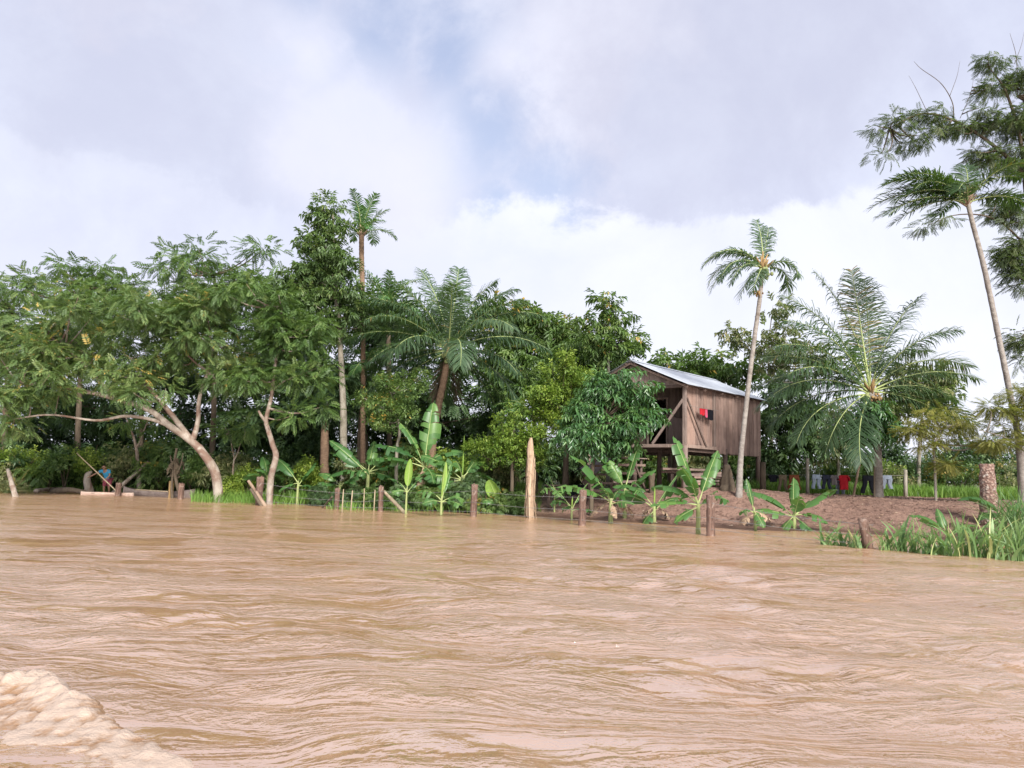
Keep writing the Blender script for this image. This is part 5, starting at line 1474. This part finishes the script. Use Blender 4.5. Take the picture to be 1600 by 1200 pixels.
tag(mb.build('washing_line', M['wire']), 'washing line strung between posts right of the house', 'washing line')
k_ = LD / F_PX
def trousers(label, mt, px0, px1, hpx, spread_=0.25, asym=0.0, name='trousers'):
    root_p = W((px0 + px1) / 2, ly((px0 + px1) / 2), LD - 0.02)
    w = (px1 - px0) * k_; h = hpx * k_
    mb = MB()
    hw = w * 0.40
    hip = 0.30
    def wv(u, v): return 0.025 * math.sin(9 * u + 5 * v) * (0.3 + v)
    # waist and hips, then two legs, each a flattened tube
    n = 10
    a = np.linspace(0, 2 * np.pi, 18, endpoint=False)
    def ring(cx_, z, rx, ry): return np.stack([cx_ + rx * np.cos(a), ry * np.sin(a) - 0.02 + 0.012 * np.sin(5 * a + z * 9), np.full(18, z)], 1)
    rings_ = [ring(0, 0.02 - hip * h * u, hw * (1 + 0.06 * u), 0.05 + 0.02 * u) for u in np.linspace(0, 1, 4)]
    V = np.concatenate(rings_)
    f = [(i * 18 + j, i * 18 + (j + 1) % 18, (i + 1) * 18 + (j + 1) % 18, (i + 1) * 18 + j) for i in range(3) for j in range(18)]
    f += [tuple(range(18))[::-1]]
    mb.add(V, [x for x in f if len(x) == 4])
    for sg in (-1, 1):
        rr_ = []
        for u in np.linspace(0, 1, 7):
            cx_ = sg * hw * (0.52 + spread_ * 1.5 * u) + 0.02 * math.sin(7 * u + sg) + asym * u
            rr_.append(ring(cx_, 0.03 - hip * h * 0.8 - (1 - hip * 0.8) * h * u * (1 + 0.05 * sg * asym), hw * (0.50 - 0.10 * u), 0.06 - 0.015 * u))
        V = np.concatenate(rr_)
        mb.add(V, [(i * 18 + j, i * 18 + (j + 1) % 18, (i + 1) * 18 + (j + 1) % 18, (i + 1) * 18 + j) for i in range(6) for j in range(18)])
    return tag(mb.build(name, mt, None, root_p), label, 'clothing', 'washing on the line')
def shirt(label, mt, px0, px1, hpx, name='shirt', sleeve=0.35):
    p = W((px0 + px1) / 2, ly((px0 + px1) / 2), LD - 0.02)
    w = (px1 - px0) * k_; h = hpx * k_
    mb = MB()
    a = np.linspace(0, 2 * np.pi, 20, endpoint=False)
    rr_ = [np.stack([w / 2 * (1 - 0.05 * u) * np.cos(a), (0.05 + 0.02 * u) * np.sin(a) * (1 + 0.4 * np.sin(4 * a)) - 0.02, np.full(20, 0.02 - h * u + 0.0) + 0.015 * np.sin(3 * a) * u], 1) for u in np.linspace(0, 1, 7)]
    mb.add(np.concatenate(rr_), [(i * 20 + j, i * 20 + (j + 1) % 20, (i + 1) * 20 + (j + 1) % 20, (i + 1) * 20 + j) for i in range(6) for j in range(20)])
    for sg in (-1, 1):
        mb.tube([(sg * w * 0.36, -0.02, -0.02), (sg * w * 0.54, -0.03, -0.10), (sg * w * 0.60, -0.03, -sleeve * h)], [0.09, 0.085, 0.08], 9, flat=0.5)
    return tag(mb.build(name, mt, None, p), label, 'clothing', 'washing on the line')
shirt('small black garment at the left end of the washing line', M['cloth_black'], 1202, 1214, 11, 'black_garment')
trousers('khaki trousers hanging between the black garment and the rust ones', M['cloth_khaki'], 1215, 1230, 24)
trousers('rust brown trousers hanging left of the middle post', M['cloth_rust'], 1231, 1250, 23, 0.3)
trousers('light blue jeans just right of the middle post', M['denim_light'], 1267, 1283, 22, 0.12)
trousers('dark navy trousers between the light jeans and the grey shirt', M['cloth_navy'], 1283, 1299, 22, 0.15)
shirt('grey shirt hanging left of the red shirt', M['cloth_grey'], 1298, 1308, 15, 'grey_shirt')
shirt('red shirt hanging on the washing line', M['cloth_red'], 1311, 1325, 22, 'red_shirt')
trousers('wide black trousers hanging left of the coconut trunk', M['cloth_black'], 1345, 1366, 28, 0.3)
trousers('light grey jeans hanging right of the coconut trunk', M['denim_grey'], 1375, 1395, 21, 0.12)
p = W(1313, 763, LD + 0.2)
mb = MB()
for sx_ in (-0.11, 0.11): mb.tube([(sx_, 0, 0.30), (sx_ * 1.1, 0, 0.0), (sx_ * 1.15, 0, -0.24)], [0.09, 0.08, 0.07], 9, flat=0.6)
mb.tube([(-0.16, 0, 0.30), (0.16, 0, 0.30)], 0.07, 8)
tag(mb.build('trousers', M['denim_light'], None, p), 'faded jeans showing below the red shirt', 'clothing', 'washing on the line')

# palm stump on the right
m, t = mat('palm_stump')
pos = t.n('ShaderNodeTexCoord').outputs['Object']
vo = t.n('ShaderNodeTexVoronoi', i_Vector=pos, i_Scale=13.0)
n1 = t.noise(pos, 9, 5, 0.6)
c = t.mix(t.sstep(vo.outputs[0], 0.25, 0.55), (0.28, 0.19, 0.15), (0.15, 0.085, 0.065))
c = t.mix(t.sstep(n1, 0.52, 0.68), c, (0.32, 0.27, 0.23))
p = t.n('ShaderNodeBsdfPrincipled', i_Base_Color=c, i_Roughness=0.9)
t.link(bump(t, t.math('SUBTRACT', n1, vo.outputs[0]), 0.05, 0.9), p.inputs['Normal'])
finish(t, p.outputs[0]); M['palm_stump'] = m
stp = on_ground(1546, 23.5)
o = stump('palm_stump', 'thick cut palm stump with patterned bark at the right', stp, (W(1546, 725, 23.5).z - stp.z), 0.26, 0.20, M['palm_stump'], bump_=0.08)
# ================================================================== banana plants
def bw(px, py): return G(px, py) + Vector((0, 0, -0.02))
def bg(px, d): return on_ground(px, d)

banana('banana plant with two big torn leaves pointing left beside the grey brown post', bw(954, 818), 0.75, 0.09, [(182, 58, 2.15, 0.62, 30), (188, 30, 2.0, 0.55, 45), (250, 55, 1.0, 0.5, 60), (20, 60, 0.9, 0.35, 40), (330, 25, 0.9, 0.3, 60)],
       dry=[(170, -20, 0.9, 0.25, 50), (10, -15, 1.0, 0.25, 50), (300, -30, 0.7, 0.25, 50)], torn=0.6, var=0.5)
banana('taller banana plant with crossing leaves just behind it below the porch', bg(976, 27.6), 1.0, 0.085, [(165, 62, 1.7, 0.55, 30), (45, 60, 2.0, 0.45, 5), (15, 42, 1.5, 0.45, 20), (255, -5, 0.9, 0.45, 60), (110, 80, 1.2, 0.4, 20), (320, 30, 0.9, 0.4, 70)], torn=0.6)
banana('low banana plant with arching leaves under the porch corner', bw(1022, 818), 0.55, 0.085, [(178, 55, 1.75, 0.52, 80), (190, 40, 1.6, 0.5, 75), (20, 55, 1.6, 0.16, 5), (352, 48, 1.3, 0.45, 80), (200, -35, 0.8, 0.4, 30)], dry=[(0, -10, 0.7, 0.3, 60), (170, -20, 0.6, 0.3, 60)], spear=0.75, torn=0.45)
banana('large banana plant with tall upright leaves in front of the house', bw(1091, 834), 0.85, 0.085, [(150, 74, 2.2, 0.55, 12), (215, 66, 1.5, 0.60, 40), (50, 62, 1.9, 0.42, 10), (180, 40, 1.5, 0.55, 60), (190, 8, 1.5, 0.42, 30), (10, 45, 1.1, 0.4, 90), (200, -20, 0.9, 0.4, 30), (320, 50, 0.8, 0.25, 20)], dry=[(160, -35, 0.7, 0.3, 30)], torn=0.5)
banana('small banana plant with one upright leaf and a drooping one right of the tall post', bw(1181, 829), 0.62, 0.06, [(110, 84, 1.1, 0.30, 10), (190, 30, 0.6, 0.3, 110), (280, -30, 0.7, 0.35, 40)], dry=[(0, -10, 0.7, 0.25, 60), (180, -20, 0.6, 0.25, 50)], lean=(-0.05, 0))
banana('wide low banana plant spreading both ways in front of the washing', bw(1241, 828), 0.50, 0.085, [(8, 38, 2.0, 0.55, 25), (165, 48, 1.6, 0.55, 45), (182, 18, 1.4, 0.45, 30), (55, 62, 1.5, 0.35, 15), (260, 62, 1.0, 0.45, 40), (340, 10, 1.1, 0.4, 60), (200, -35, 0.9, 0.4, 20), (320, -30, 0.9, 0.4, 30)], torn=0.45)
banana('small dull banana plant with a bent stem near the dry banana trunk', bw(866, 806), 1.0, 0.045, [(200, 40, 0.7, 0.35, 110), (320, 35, 0.9, 0.5, 110), (280, 20, 0.8, 0.5, 90), (160, 70, 1.1, 0.1, 5)])
banana('little banana plant with thin fanned stalks left of the grey brown post', bw(893, 812), 0.42, 0.05, [(170, 50, 1.3, 0.14, 20), (40, 62, 1.2, 0.14, 20), (185, 40, 0.9, 0.35, 90), (10, 20, 0.8, 0.3, 60), (240, 30, 0.7, 0.35, 70)], spear=0.4)
banana('young banana plant with one broad yellow green leaf left of the dry trunk', bw(780, 803), 0.45, 0.045, [(190, 25, 0.8, 0.35, 60), (0, 28, 0.85, 0.32, 60), (280, -30, 0.5, 0.3, 40)], young=[(250, 78, 1.1, 0.48, 12)])
banana('pale stemmed small banana plant left of the sturdy red post', bw(689, 806), 0.62, 0.055, [(60, 66, 1.6, 0.20, 10), (165, 45, 1.2, 0.4, 100), (20, 35, 1.0, 0.4, 90), (215, 15, 0.8, 0.35, 60), (340, 10, 0.9, 0.3, 50)], spear=0.6, young=[(50, 72, 1.5, 0.22, 5)], var=0.6)
banana('small banana plant with one narrow upright leaf beside the pale pole', bw(634, 803), 0.85, 0.05, [(170, 55, 1.0, 0.16, 70), (35, 50, 0.9, 0.16, 20), (210, 15, 0.6, 0.3, 60)], young=[(270, 86, 1.3, 0.26, 3)])
banana('tall banana plant with a giant upright leaf left of the coconut trunk', bg(660, 32.0), 1.7, 0.12, [(80, 82, 2.9, 0.85, 8), (155, 68, 2.3, 0.45, 30), (178, 40, 2.4, 0.55, 55), (195, 20, 2.5, 0.5, 40), (5, 40, 1.9, 0.5, 60), (330, 20, 1.9, 0.6, 60), (120, 84, 1.9, 0.25, 5), (300, -10, 1.6, 0.6, 40)], dry=[(240, -55, 1.1, 0.35, 20)], torn=0.7)
banana('banana plant with a tall rolled spear right of the giant leaf plant', bg(721, 31.6), 1.15, 0.10, [(160, 42, 2.1, 0.65, 35), (20, 45, 2.0, 0.6, 30), (178, 15, 2.2, 0.55, 40), (35, 60, 1.7, 0.5, 25), (350, 20, 1.4, 0.55, 60), (200, -5, 1.6, 0.6, 50), (310, -25, 1.1, 0.5, 40), (140, 60, 1.4, 0.4, 40)], spear=1.75)
banana('banana plant with wide paired leaves behind the short propped posts', bg(573, 33.2), 1.35, 0.11, [(140, 58, 2.3, 0.6, 20), (30, 46, 2.3, 0.6, 25), (172, 38, 2.0, 0.55, 40), (5, 22, 2.0, 0.5, 50), (185, 10, 1.8, 0.6, 50), (80, 75, 1.6, 0.5, 30), (340, 5, 1.6, 0.5, 60), (260, 20, 1.2, 0.5, 80)], torn=0.5)
banana('two leaved banana plant between the crooked trunk and the short posts', bg(464, 33.4), 0.9, 0.07, [(145, 50, 1.7, 0.50, 25), (40, 52, 1.6, 0.42, 10), (200, -10, 0.9, 0.4, 40), (350, 10, 0.9, 0.35, 50)], torn=0.35)
banana('dark banana plant behind the red brown post by the crooked trunk', bg(416, 34.6), 1.1, 0.07, [(130, 70, 1.3, 0.45, 40), (60, 62, 1.2, 0.5, 40), (180, 25, 1.2, 0.5, 60), (340, 20, 1.0, 0.5, 60), (250, 50, 1.0, 0.5, 70)], torn=0.3)
banana('small banana plant in the shadow between the posts and the leafy shrubs', bg(530, 33.6), 0.8, 0.06, [(20, 45, 1.3, 0.4, 60), (160, 50, 1.2, 0.4, 60), (200, 20, 1.1, 0.4, 50), (330, 20, 1.1, 0.4, 60)], torn=0.4)
banana('single arched banana leaf in the broad grass below the palm stump', bw(1572, 845), 0.55, 0.06, [(170, 60, 1.6, 0.40, 95), (200, 35, 1.2, 0.4, 90), (20, 60, 1.2, 0.3, 60)], torn=0.2)
banana('low banana leaves among the grass right of the leaning post', bw(1480, 850), 0.30, 0.05, [(175, 45, 1.1, 0.4, 50), (10, 40, 1.0, 0.4, 60), (80, 70, 0.8, 0.25, 20)], torn=0.3)
# the dry banana trunk
b = G(829, 809)
dry = empty('dry_banana_trunk', b, 0, 'tall pale brown dry banana trunk wrapped in dead leaves', 'banana trunk')
hh_ = (809 - 690) * b.y / F_PX
mb = MB(); mb.tube(spline([(0.02, 0, -0.3), (0.0, 0, 0.5), (-0.03, 0, hh_ * 0.6), (-0.06, 0, hh_ - 0.25), (-0.05, 0, hh_ + 0.10)], 24), [0.15, 0.13, 0.14, 0.12, 0.05], 12, bump=0.10)
mb.build('core', M['banana_dry'], dry)
for k in range(34):
    a = rng.uniform(0, 6.28); r0 = rng.uniform(0.12, 0.16); z0 = rng.uniform(0.5, 0.98) * hh_; z1 = max(-0.05, z0 - rng.uniform(0.7, 2.2))
    mb = MB(); da = rng.normal(0, 0.25)
    n = 8; V = []
    for u in np.linspace(0, 1, n):
        rr = r0 * (0.98 + 0.22 * math.sin(3 * u + 9 * a)) + 0.07 * u * u + rng.normal(0, 0.012)
        if z0 > 0.9 * hh_: rr *= 0.6 + 0.4 * u
        for s_ in (-1, 0, 1):
            aa = a + da * u + s_ * 0.26 * (1 - 0.5 * u)
            V.append((math.cos(aa) * rr * (1 + 0.06 * (s_ == 0)) - 0.04 * (z0 / hh_), math.sin(aa) * rr * (1 + 0.06 * (s_ == 0)), z0 + (z1 - z0) * u))
    mb.add(V, [(3 * i + j, 3 * i + j + 1, 3 * i + j + 4, 3 * i + j + 3) for i in range(n - 1) for j in range(2)])
    mb.build('dry_sheath', M['banana_dry'], dry)

# ================================================================== shrubs
def shrub_px(name, label, px, d, r, h, leaf, kind, size, n, group, **kw):
    return shrub(name, label, on_ground(px, d), r, h, leaf, kind, size, n, group, **kw)
LK = [('leaf_mid', 'small', 'small leaved'), ('leaf_dark', 'small', 'dark'), ('leaf_mid', 'pinnate', 'feathery'), ('leaf_dark', 'broad', 'broad leaved')]
UL = ['at the left picture edge', 'behind the leaning pale dead branch', 'behind the bleached log', 'behind the driftwood heap', 'behind the person with the pole', 'behind the leaning log',
      'behind the thin forked tree', 'behind the dark dead trunk', 'behind the foot of the leaning trunk', 'behind the y forked sapling', 'left of the bare crooked trunk', 'right of the bare crooked trunk',
      'left of the thick reddish trunk', 'behind the pale straight trunk', 'behind the banana plant with paired leaves', 'behind the small grey trunked tree', 'behind the giant banana leaf', 'behind the banana with the tall spear',
      'behind the bright bush', 'behind the dry banana trunk', 'behind the plank table']
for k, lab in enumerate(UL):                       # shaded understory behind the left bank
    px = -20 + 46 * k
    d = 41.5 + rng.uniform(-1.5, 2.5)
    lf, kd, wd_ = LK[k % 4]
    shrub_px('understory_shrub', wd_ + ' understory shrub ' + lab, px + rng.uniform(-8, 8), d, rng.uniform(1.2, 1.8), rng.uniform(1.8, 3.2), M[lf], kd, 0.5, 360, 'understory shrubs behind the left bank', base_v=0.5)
TL = ['at the left edge of the picture', 'above the driftwood heap', 'above the person with the pole', 'above the dark canoe', 'above the foot of the leaning trunk', 'behind the bare crooked trunk', 'behind the tallest tree',
      'behind the small dark palm', 'left of the coconut trunk', 'right of the coconut trunk', 'behind the bright bush', 'behind the leafy tree', 'behind the glossy tree']
for k, lab in enumerate(TL):                       # taller dark thicket behind
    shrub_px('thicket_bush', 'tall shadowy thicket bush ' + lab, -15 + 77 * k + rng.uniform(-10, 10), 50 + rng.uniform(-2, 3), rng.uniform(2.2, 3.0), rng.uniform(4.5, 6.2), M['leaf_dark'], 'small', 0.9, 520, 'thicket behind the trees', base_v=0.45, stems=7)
FR = [(548, 32.4, 0.55, 0.9, 'behind the second thin stake'), (590, 32.0, 0.6, 0.9, 'behind the post with the pale pole'), (612, 31.3, 0.6, 0.85, 'under the pale propping pole'), (640, 31.8, 0.7, 1.1, 'behind the narrow upright banana leaf'),
      (668, 30.9, 0.65, 0.95, 'left of the pale stemmed banana'), (700, 31.2, 0.7, 1.1, 'right of the pale stemmed banana'), (732, 30.5, 0.7, 1.0, 'behind the sturdy red post'), (760, 30.3, 0.7, 1.15, 'right of the sturdy red post'),
      (800, 30.0, 0.6, 0.9, 'just left of the dry banana trunk'), (505, 33.0, 0.6, 0.8, 'left of the short fence posts'), (575, 31.6, 0.5, 0.7, 'behind the third thin stake'), (655, 32.6, 0.8, 1.4, 'below the giant banana leaf'), (745, 31.6, 0.8, 1.4, 'below the bright bush')]
for k, (px, d, r, h, lab) in enumerate(FR):
    shrub_px('cassava_bush', 'low bush of narrow leaves ' + lab, px, d, r, h, M['leaf_mid'] if k % 3 else M['leaf_dark'], 'palmate', 0.34, 300, 'leafy bushes along the flooded fence', base_v=0.55)
BB = [(100, 40.4, 1.4, 2.4, 'at the bank left of the person'), (140, 40.8, 1.5, 3.0, 'right behind the person'), (190, 41.0, 1.5, 2.8, 'behind the leaning log'),
      (245, 40.2, 1.4, 3.0, 'between the forked tree and the dead trunk'), (40, 41.2, 1.6, 2.4, 'at the far left bank'), (-5, 40.6, 1.5, 2.6, 'cut by the left picture edge'), (300, 38.6, 1.2, 2.2, 'left of the leaning trunk foot'), (385, 36.4, 1.0, 1.7, 'right of the leaning trunk foot'),
      (350, 37.6, 1.2, 2.4, 'behind the thin orange stake'), (440, 35.6, 1.0, 1.6, 'behind the two leaved banana plant'), (485, 35.8, 1.1, 2.0, 'left of the thick reddish trunk foot'), (550, 35.4, 1.0, 1.9, 'at the foot of the pale straight trunk'),
      (600, 34.8, 1.0, 1.8, 'behind the banana plant with paired leaves'), (690, 34.2, 1.1, 2.2, 'between the two tallest banana plants'), (760, 33.6, 1.0, 1.7, 'under the bright yellow green tree'), (640, 36.0, 1.2, 2.6, 'behind the tall banana plant')]
for k, (px, d, r, h, lab) in enumerate(BB):
    cl, kd, wd_ = (('leaf_mid', 'small', 'mid green bush '), ('leaf_bright', 'small', 'light yellow green bush '), ('leaf_pale', 'broad', 'pale broad leaved bush '))[k % 3]  # bright and pale leaf colours stand in for light in the dark understory
    shrub_px('bank_bush', wd_ + lab, px, d, r, h, M[cl], kd, 0.38, 400, 'bushes with lightened leaves along the left bank', base_v=0.55)
for k, (px, lab) in enumerate(((905, 'left of the timber steps'), (950, 'behind the tarpaulin'), (990, 'behind the timber steps'), (1020, 'left of the corner stilt'), (1052, 'behind the corner stilt'), (1085, 'above the board pile'), (1120, 'left of the dark earthy stump'), (1160, 'behind the foot of the slim palm'), (1200, 'right of the house stilts'))):
    shrub_px('yard_shrub', 'green shrub seen behind the house ' + lab, px, 43 + (k % 3), 1.3, 2.4 + 0.5 * (k % 2), M['leaf_mid'] if k % 2 else M['leaf_pale'], 'broad', 0.55, 300, 'shrubs behind the house')
for k, (px, lab) in enumerate(((1195, 'behind the left line post'), (1240, 'behind the rust trousers'), (1290, 'behind the dark navy trousers'), (1335, 'behind the crooked line pole'), (1390, 'behind the grey jeans'), (1440, 'right of the washing line'), (1500, 'left of the palm stump'), (1560, 'behind the palm stump'), (1610, 'at the right picture edge'))):
    shrub_px('hedge_bush', 'rounded green hedge bush at the back of the yard ' + lab, px, 40 + (k % 3), 1.4, 1.7 + 0.5 * (k % 2), M[('leaf_mid', 'leaf_pale', 'leaf_dark')[k % 3]], 'small', 0.42, 330, 'hedge bushes at the back of the yard')
# bent grass heap overhanging the left corner
shrub_px('fallen_branch', 'grey green fallen branch trailing in the water at the left edge', 8, 37.8, 1.3, 0.9, M['leaf_pale'], 'feather', 0.6, 260, None, cat='branch')

# ================================================================== grasses
gidx = 0
GC = [(1296, 851, 0.75), (1322, 852, 0.6), (1340, 856, 0.5), (1385, 860, 0.8), (1408, 861, 0.95), (1432, 862, 0.9), (1452, 866, 0.6), (1472, 866, 0.9), (1490, 868, 0.85), (1506, 864, 1.1), (1528, 869, 1.0), (1548, 870, 1.1), (1566, 872, 1.05), (1586, 873, 1.1), (1606, 874, 1.1), (1555, 858, 0.8), (1590, 860, 0.9)]
def tuft_mesh(h, n=13):
    mb = MB()
    pts = np.stack([rng.normal(0, 0.10, n), rng.normal(0, 0.10, n), np.full(n, -0.12)], 1)
    blades(mb, pts, h, 0.075, 0.9, 0.55, (0.12, 0, 0), 5, 1.0)
    pts = np.stack([rng.normal(0, 0.10, 14), rng.normal(0, 0.10, 14), np.full(14, -0.12)], 1)
    blades(mb, pts, h * 1.15, 0.028, 0.6, 0.72, (0.10, 0, 0), 5, 1.0)
    return mb
ORD = ['first', 'second', 'third', 'fourth', 'fifth', 'sixth', 'seventh', 'eighth', 'ninth', 'tenth', 'eleventh', 'twelfth', 'thirteenth', 'fourteenth', 'fifteenth', 'sixteenth']
front = [g for g in GC if g[1] > 862 or g[0] < 1440]
for (px, py, h) in GC:
    if (px, py, h) in front:
        lab = ORD[min(15, front.index((px, py, h)))] + ' clump of broad grass from the left along the water line'
    else:
        lab = {1506: 'tall broad grass clump in front of the low banana leaves', 1555: 'tall broad grass clump behind the water line below the palm stump', 1590: 'tall broad grass clump under the arched banana leaf', 1520: 'broad grass clump left of the arched banana leaf', 1615: 'tall broad grass clump at the right picture edge behind the front row', 1432: 'broad grass clump right of the leaning post'}[px]
    o = tuft_mesh(h * 0.82 + 0.12).build('grass_clump', M['grass_broad'], None, G(px, py))
    tag(o, lab, 'grass', 'broad grass clumps in the water')
# tall grass clump at the right edge
mb = MB(); n = 240
pts = np.stack([rng.normal(0, 0.35, n), rng.normal(0, 0.3, n), np.full(n, -0.1)], 1)
blades(mb, pts, 1.7, 0.035, 0.75, 0.35, (0.05, 0, 0), 5)
tag(mb.build('tall_grass_clump', M['grass_broad'], None, on_ground(1600, 21.4)), 'tall dark tussock of arching grass at the right edge', 'grass')
def grass_patch(name, label, cols, d0, d1, n, h, w, mt, var=0.5, lean=0.5, zoff=-0.03):
    px = rng.uniform(cols[0], cols[1], n); d = rng.uniform(d0, d1, n)
    X = (px - 800) / F_PX * d
    Z = ground_z(X, d)
    mb = MB(); blades(mb, np.stack([X, d, np.maximum(Z, -0.1) + zoff], 1), h, w, lean, var)
    o = mb.build(name, mt); return tag(o, label, 'grass', kind='stuff')
grass_patch('yard_grass', 'bright green grass strip behind the washing line', (1180, 1720), 33.2, 38, 9000, 0.62, 0.030, M['grass'], 0.55)
grass_patch('yard_grass', 'green grass and weeds behind the house stilts', (960, 1200), 35, 42, 3000, 0.5, 0.03, M['grass'], 0.45)
grass_patch('bank_grass', 'long green grass at the water edge under the left trees', (310, 540), 33.0, 37.0, 2200, 0.62, 0.030, M['grass'], 0.40, 0.5)
grass_patch('bank_grass', 'short green weeds on the far left bank', (-120, 330), 40.2, 44.0, 4200, 0.45, 0.03, M['grass'], 0.35, 0.6)
grass_patch('bank_grass', 'green weeds between the bushes of the middle bank', (520, 850), 30.0, 38.0, 4000, 0.45, 0.03, M['grass'], 0.40, 0.6)
# fallen leaves, twigs and pale straws over the bare soil
n = 5200
px = rng.uniform(830, 1640, n); d = rng.uniform(21, 33, n)
X = (px - 800) / F_PX * d
Z = ground_z(X, d)
ok = Z > 0.03
X, d, Z = X[ok], d[ok], Z[ok]; n = len(X)
a = rng.uniform(0, 6.28, n); L = rng.uniform(0.04, 0.17, n); wd = rng.uniform(0.010, 0.05, n)
dx = np.stack([np.cos(a), np.sin(a), rng.normal(0, 0.15, n)], 1) * L[:, None] / 2; sx2 = np.stack([-np.sin(a), np.cos(a), rng.normal(0, 0.2, n)], 1) * wd[:, None] / 2
c0 = np.stack([X, d, Z + 0.02], 1)
mb = MB(); V = np.stack([c0 - dx, c0 + sx2 + (0, 0, 0.012), c0 + dx, c0 - sx2], 1)
b4 = (np.arange(n) * 4)[:, None]
mb.add(V.reshape(-1, 3), b4 + np.array([[0, 1, 2, 3]]), np.repeat(rng.random(n), 4))
m, t = mat('litter')
v = t.n('ShaderNodeAttribute', attribute_name='var').outputs['Fac']
c = t.ramp(v, [(0, (0.07, 0.038, 0.028)), (0.5, (0.19, 0.11, 0.075)), (0.85, (0.30, 0.20, 0.13)), (1.0, (0.46, 0.38, 0.29))])
p = t.n('ShaderNodeBsdfPrincipled', i_Base_Color=c, i_Roughness=0.9); finish(t, p.outputs[0])
tag(mb.build('leaf_litter', m), 'fallen leaves and straw scattered over the bare soil', 'leaf litter', kind='stuff')

# bits of leaf and straw drifting on the water along the flooded bank
n = 260
pxs = rng.uniform(0, 1600, n); k0 = rng.random(n) ** 1.6
ysh = np.interp((pxs - 800) / F_PX * 27, SH_X, SH_Y)
d = ysh - 0.2 - 6.0 * k0
X = (pxs - 800) / F_PX * d
a = rng.uniform(0, 6.28, n); L = rng.uniform(0.05, 0.28, n); wd = rng.uniform(0.012, 0.05, n)
dx = np.stack([np.cos(a), np.sin(a), 0 * a], 1) * L[:, None] / 2; sx2 = np.stack([-np.sin(a), np.cos(a), 0 * a], 1) * wd[:, None] / 2
c0 = np.stack([X, d, waves(X, d) + 0.018], 1)
mb = MB(); V = np.stack([c0 - dx, c0 + sx2 + (0, 0, 0.012), c0 + dx, c0 - sx2 + (0, 0, 0.006)], 1)
mb.add(V.reshape(-1, 3), (np.arange(n) * 4)[:, None] + np.array([[0, 1, 2, 3]]), np.repeat(rng.random(n) * 0.8, 4))
tag(mb.build('floating_debris', m), 'bits of leaf and straw drifting on the water along the bank', 'debris', kind='stuff')
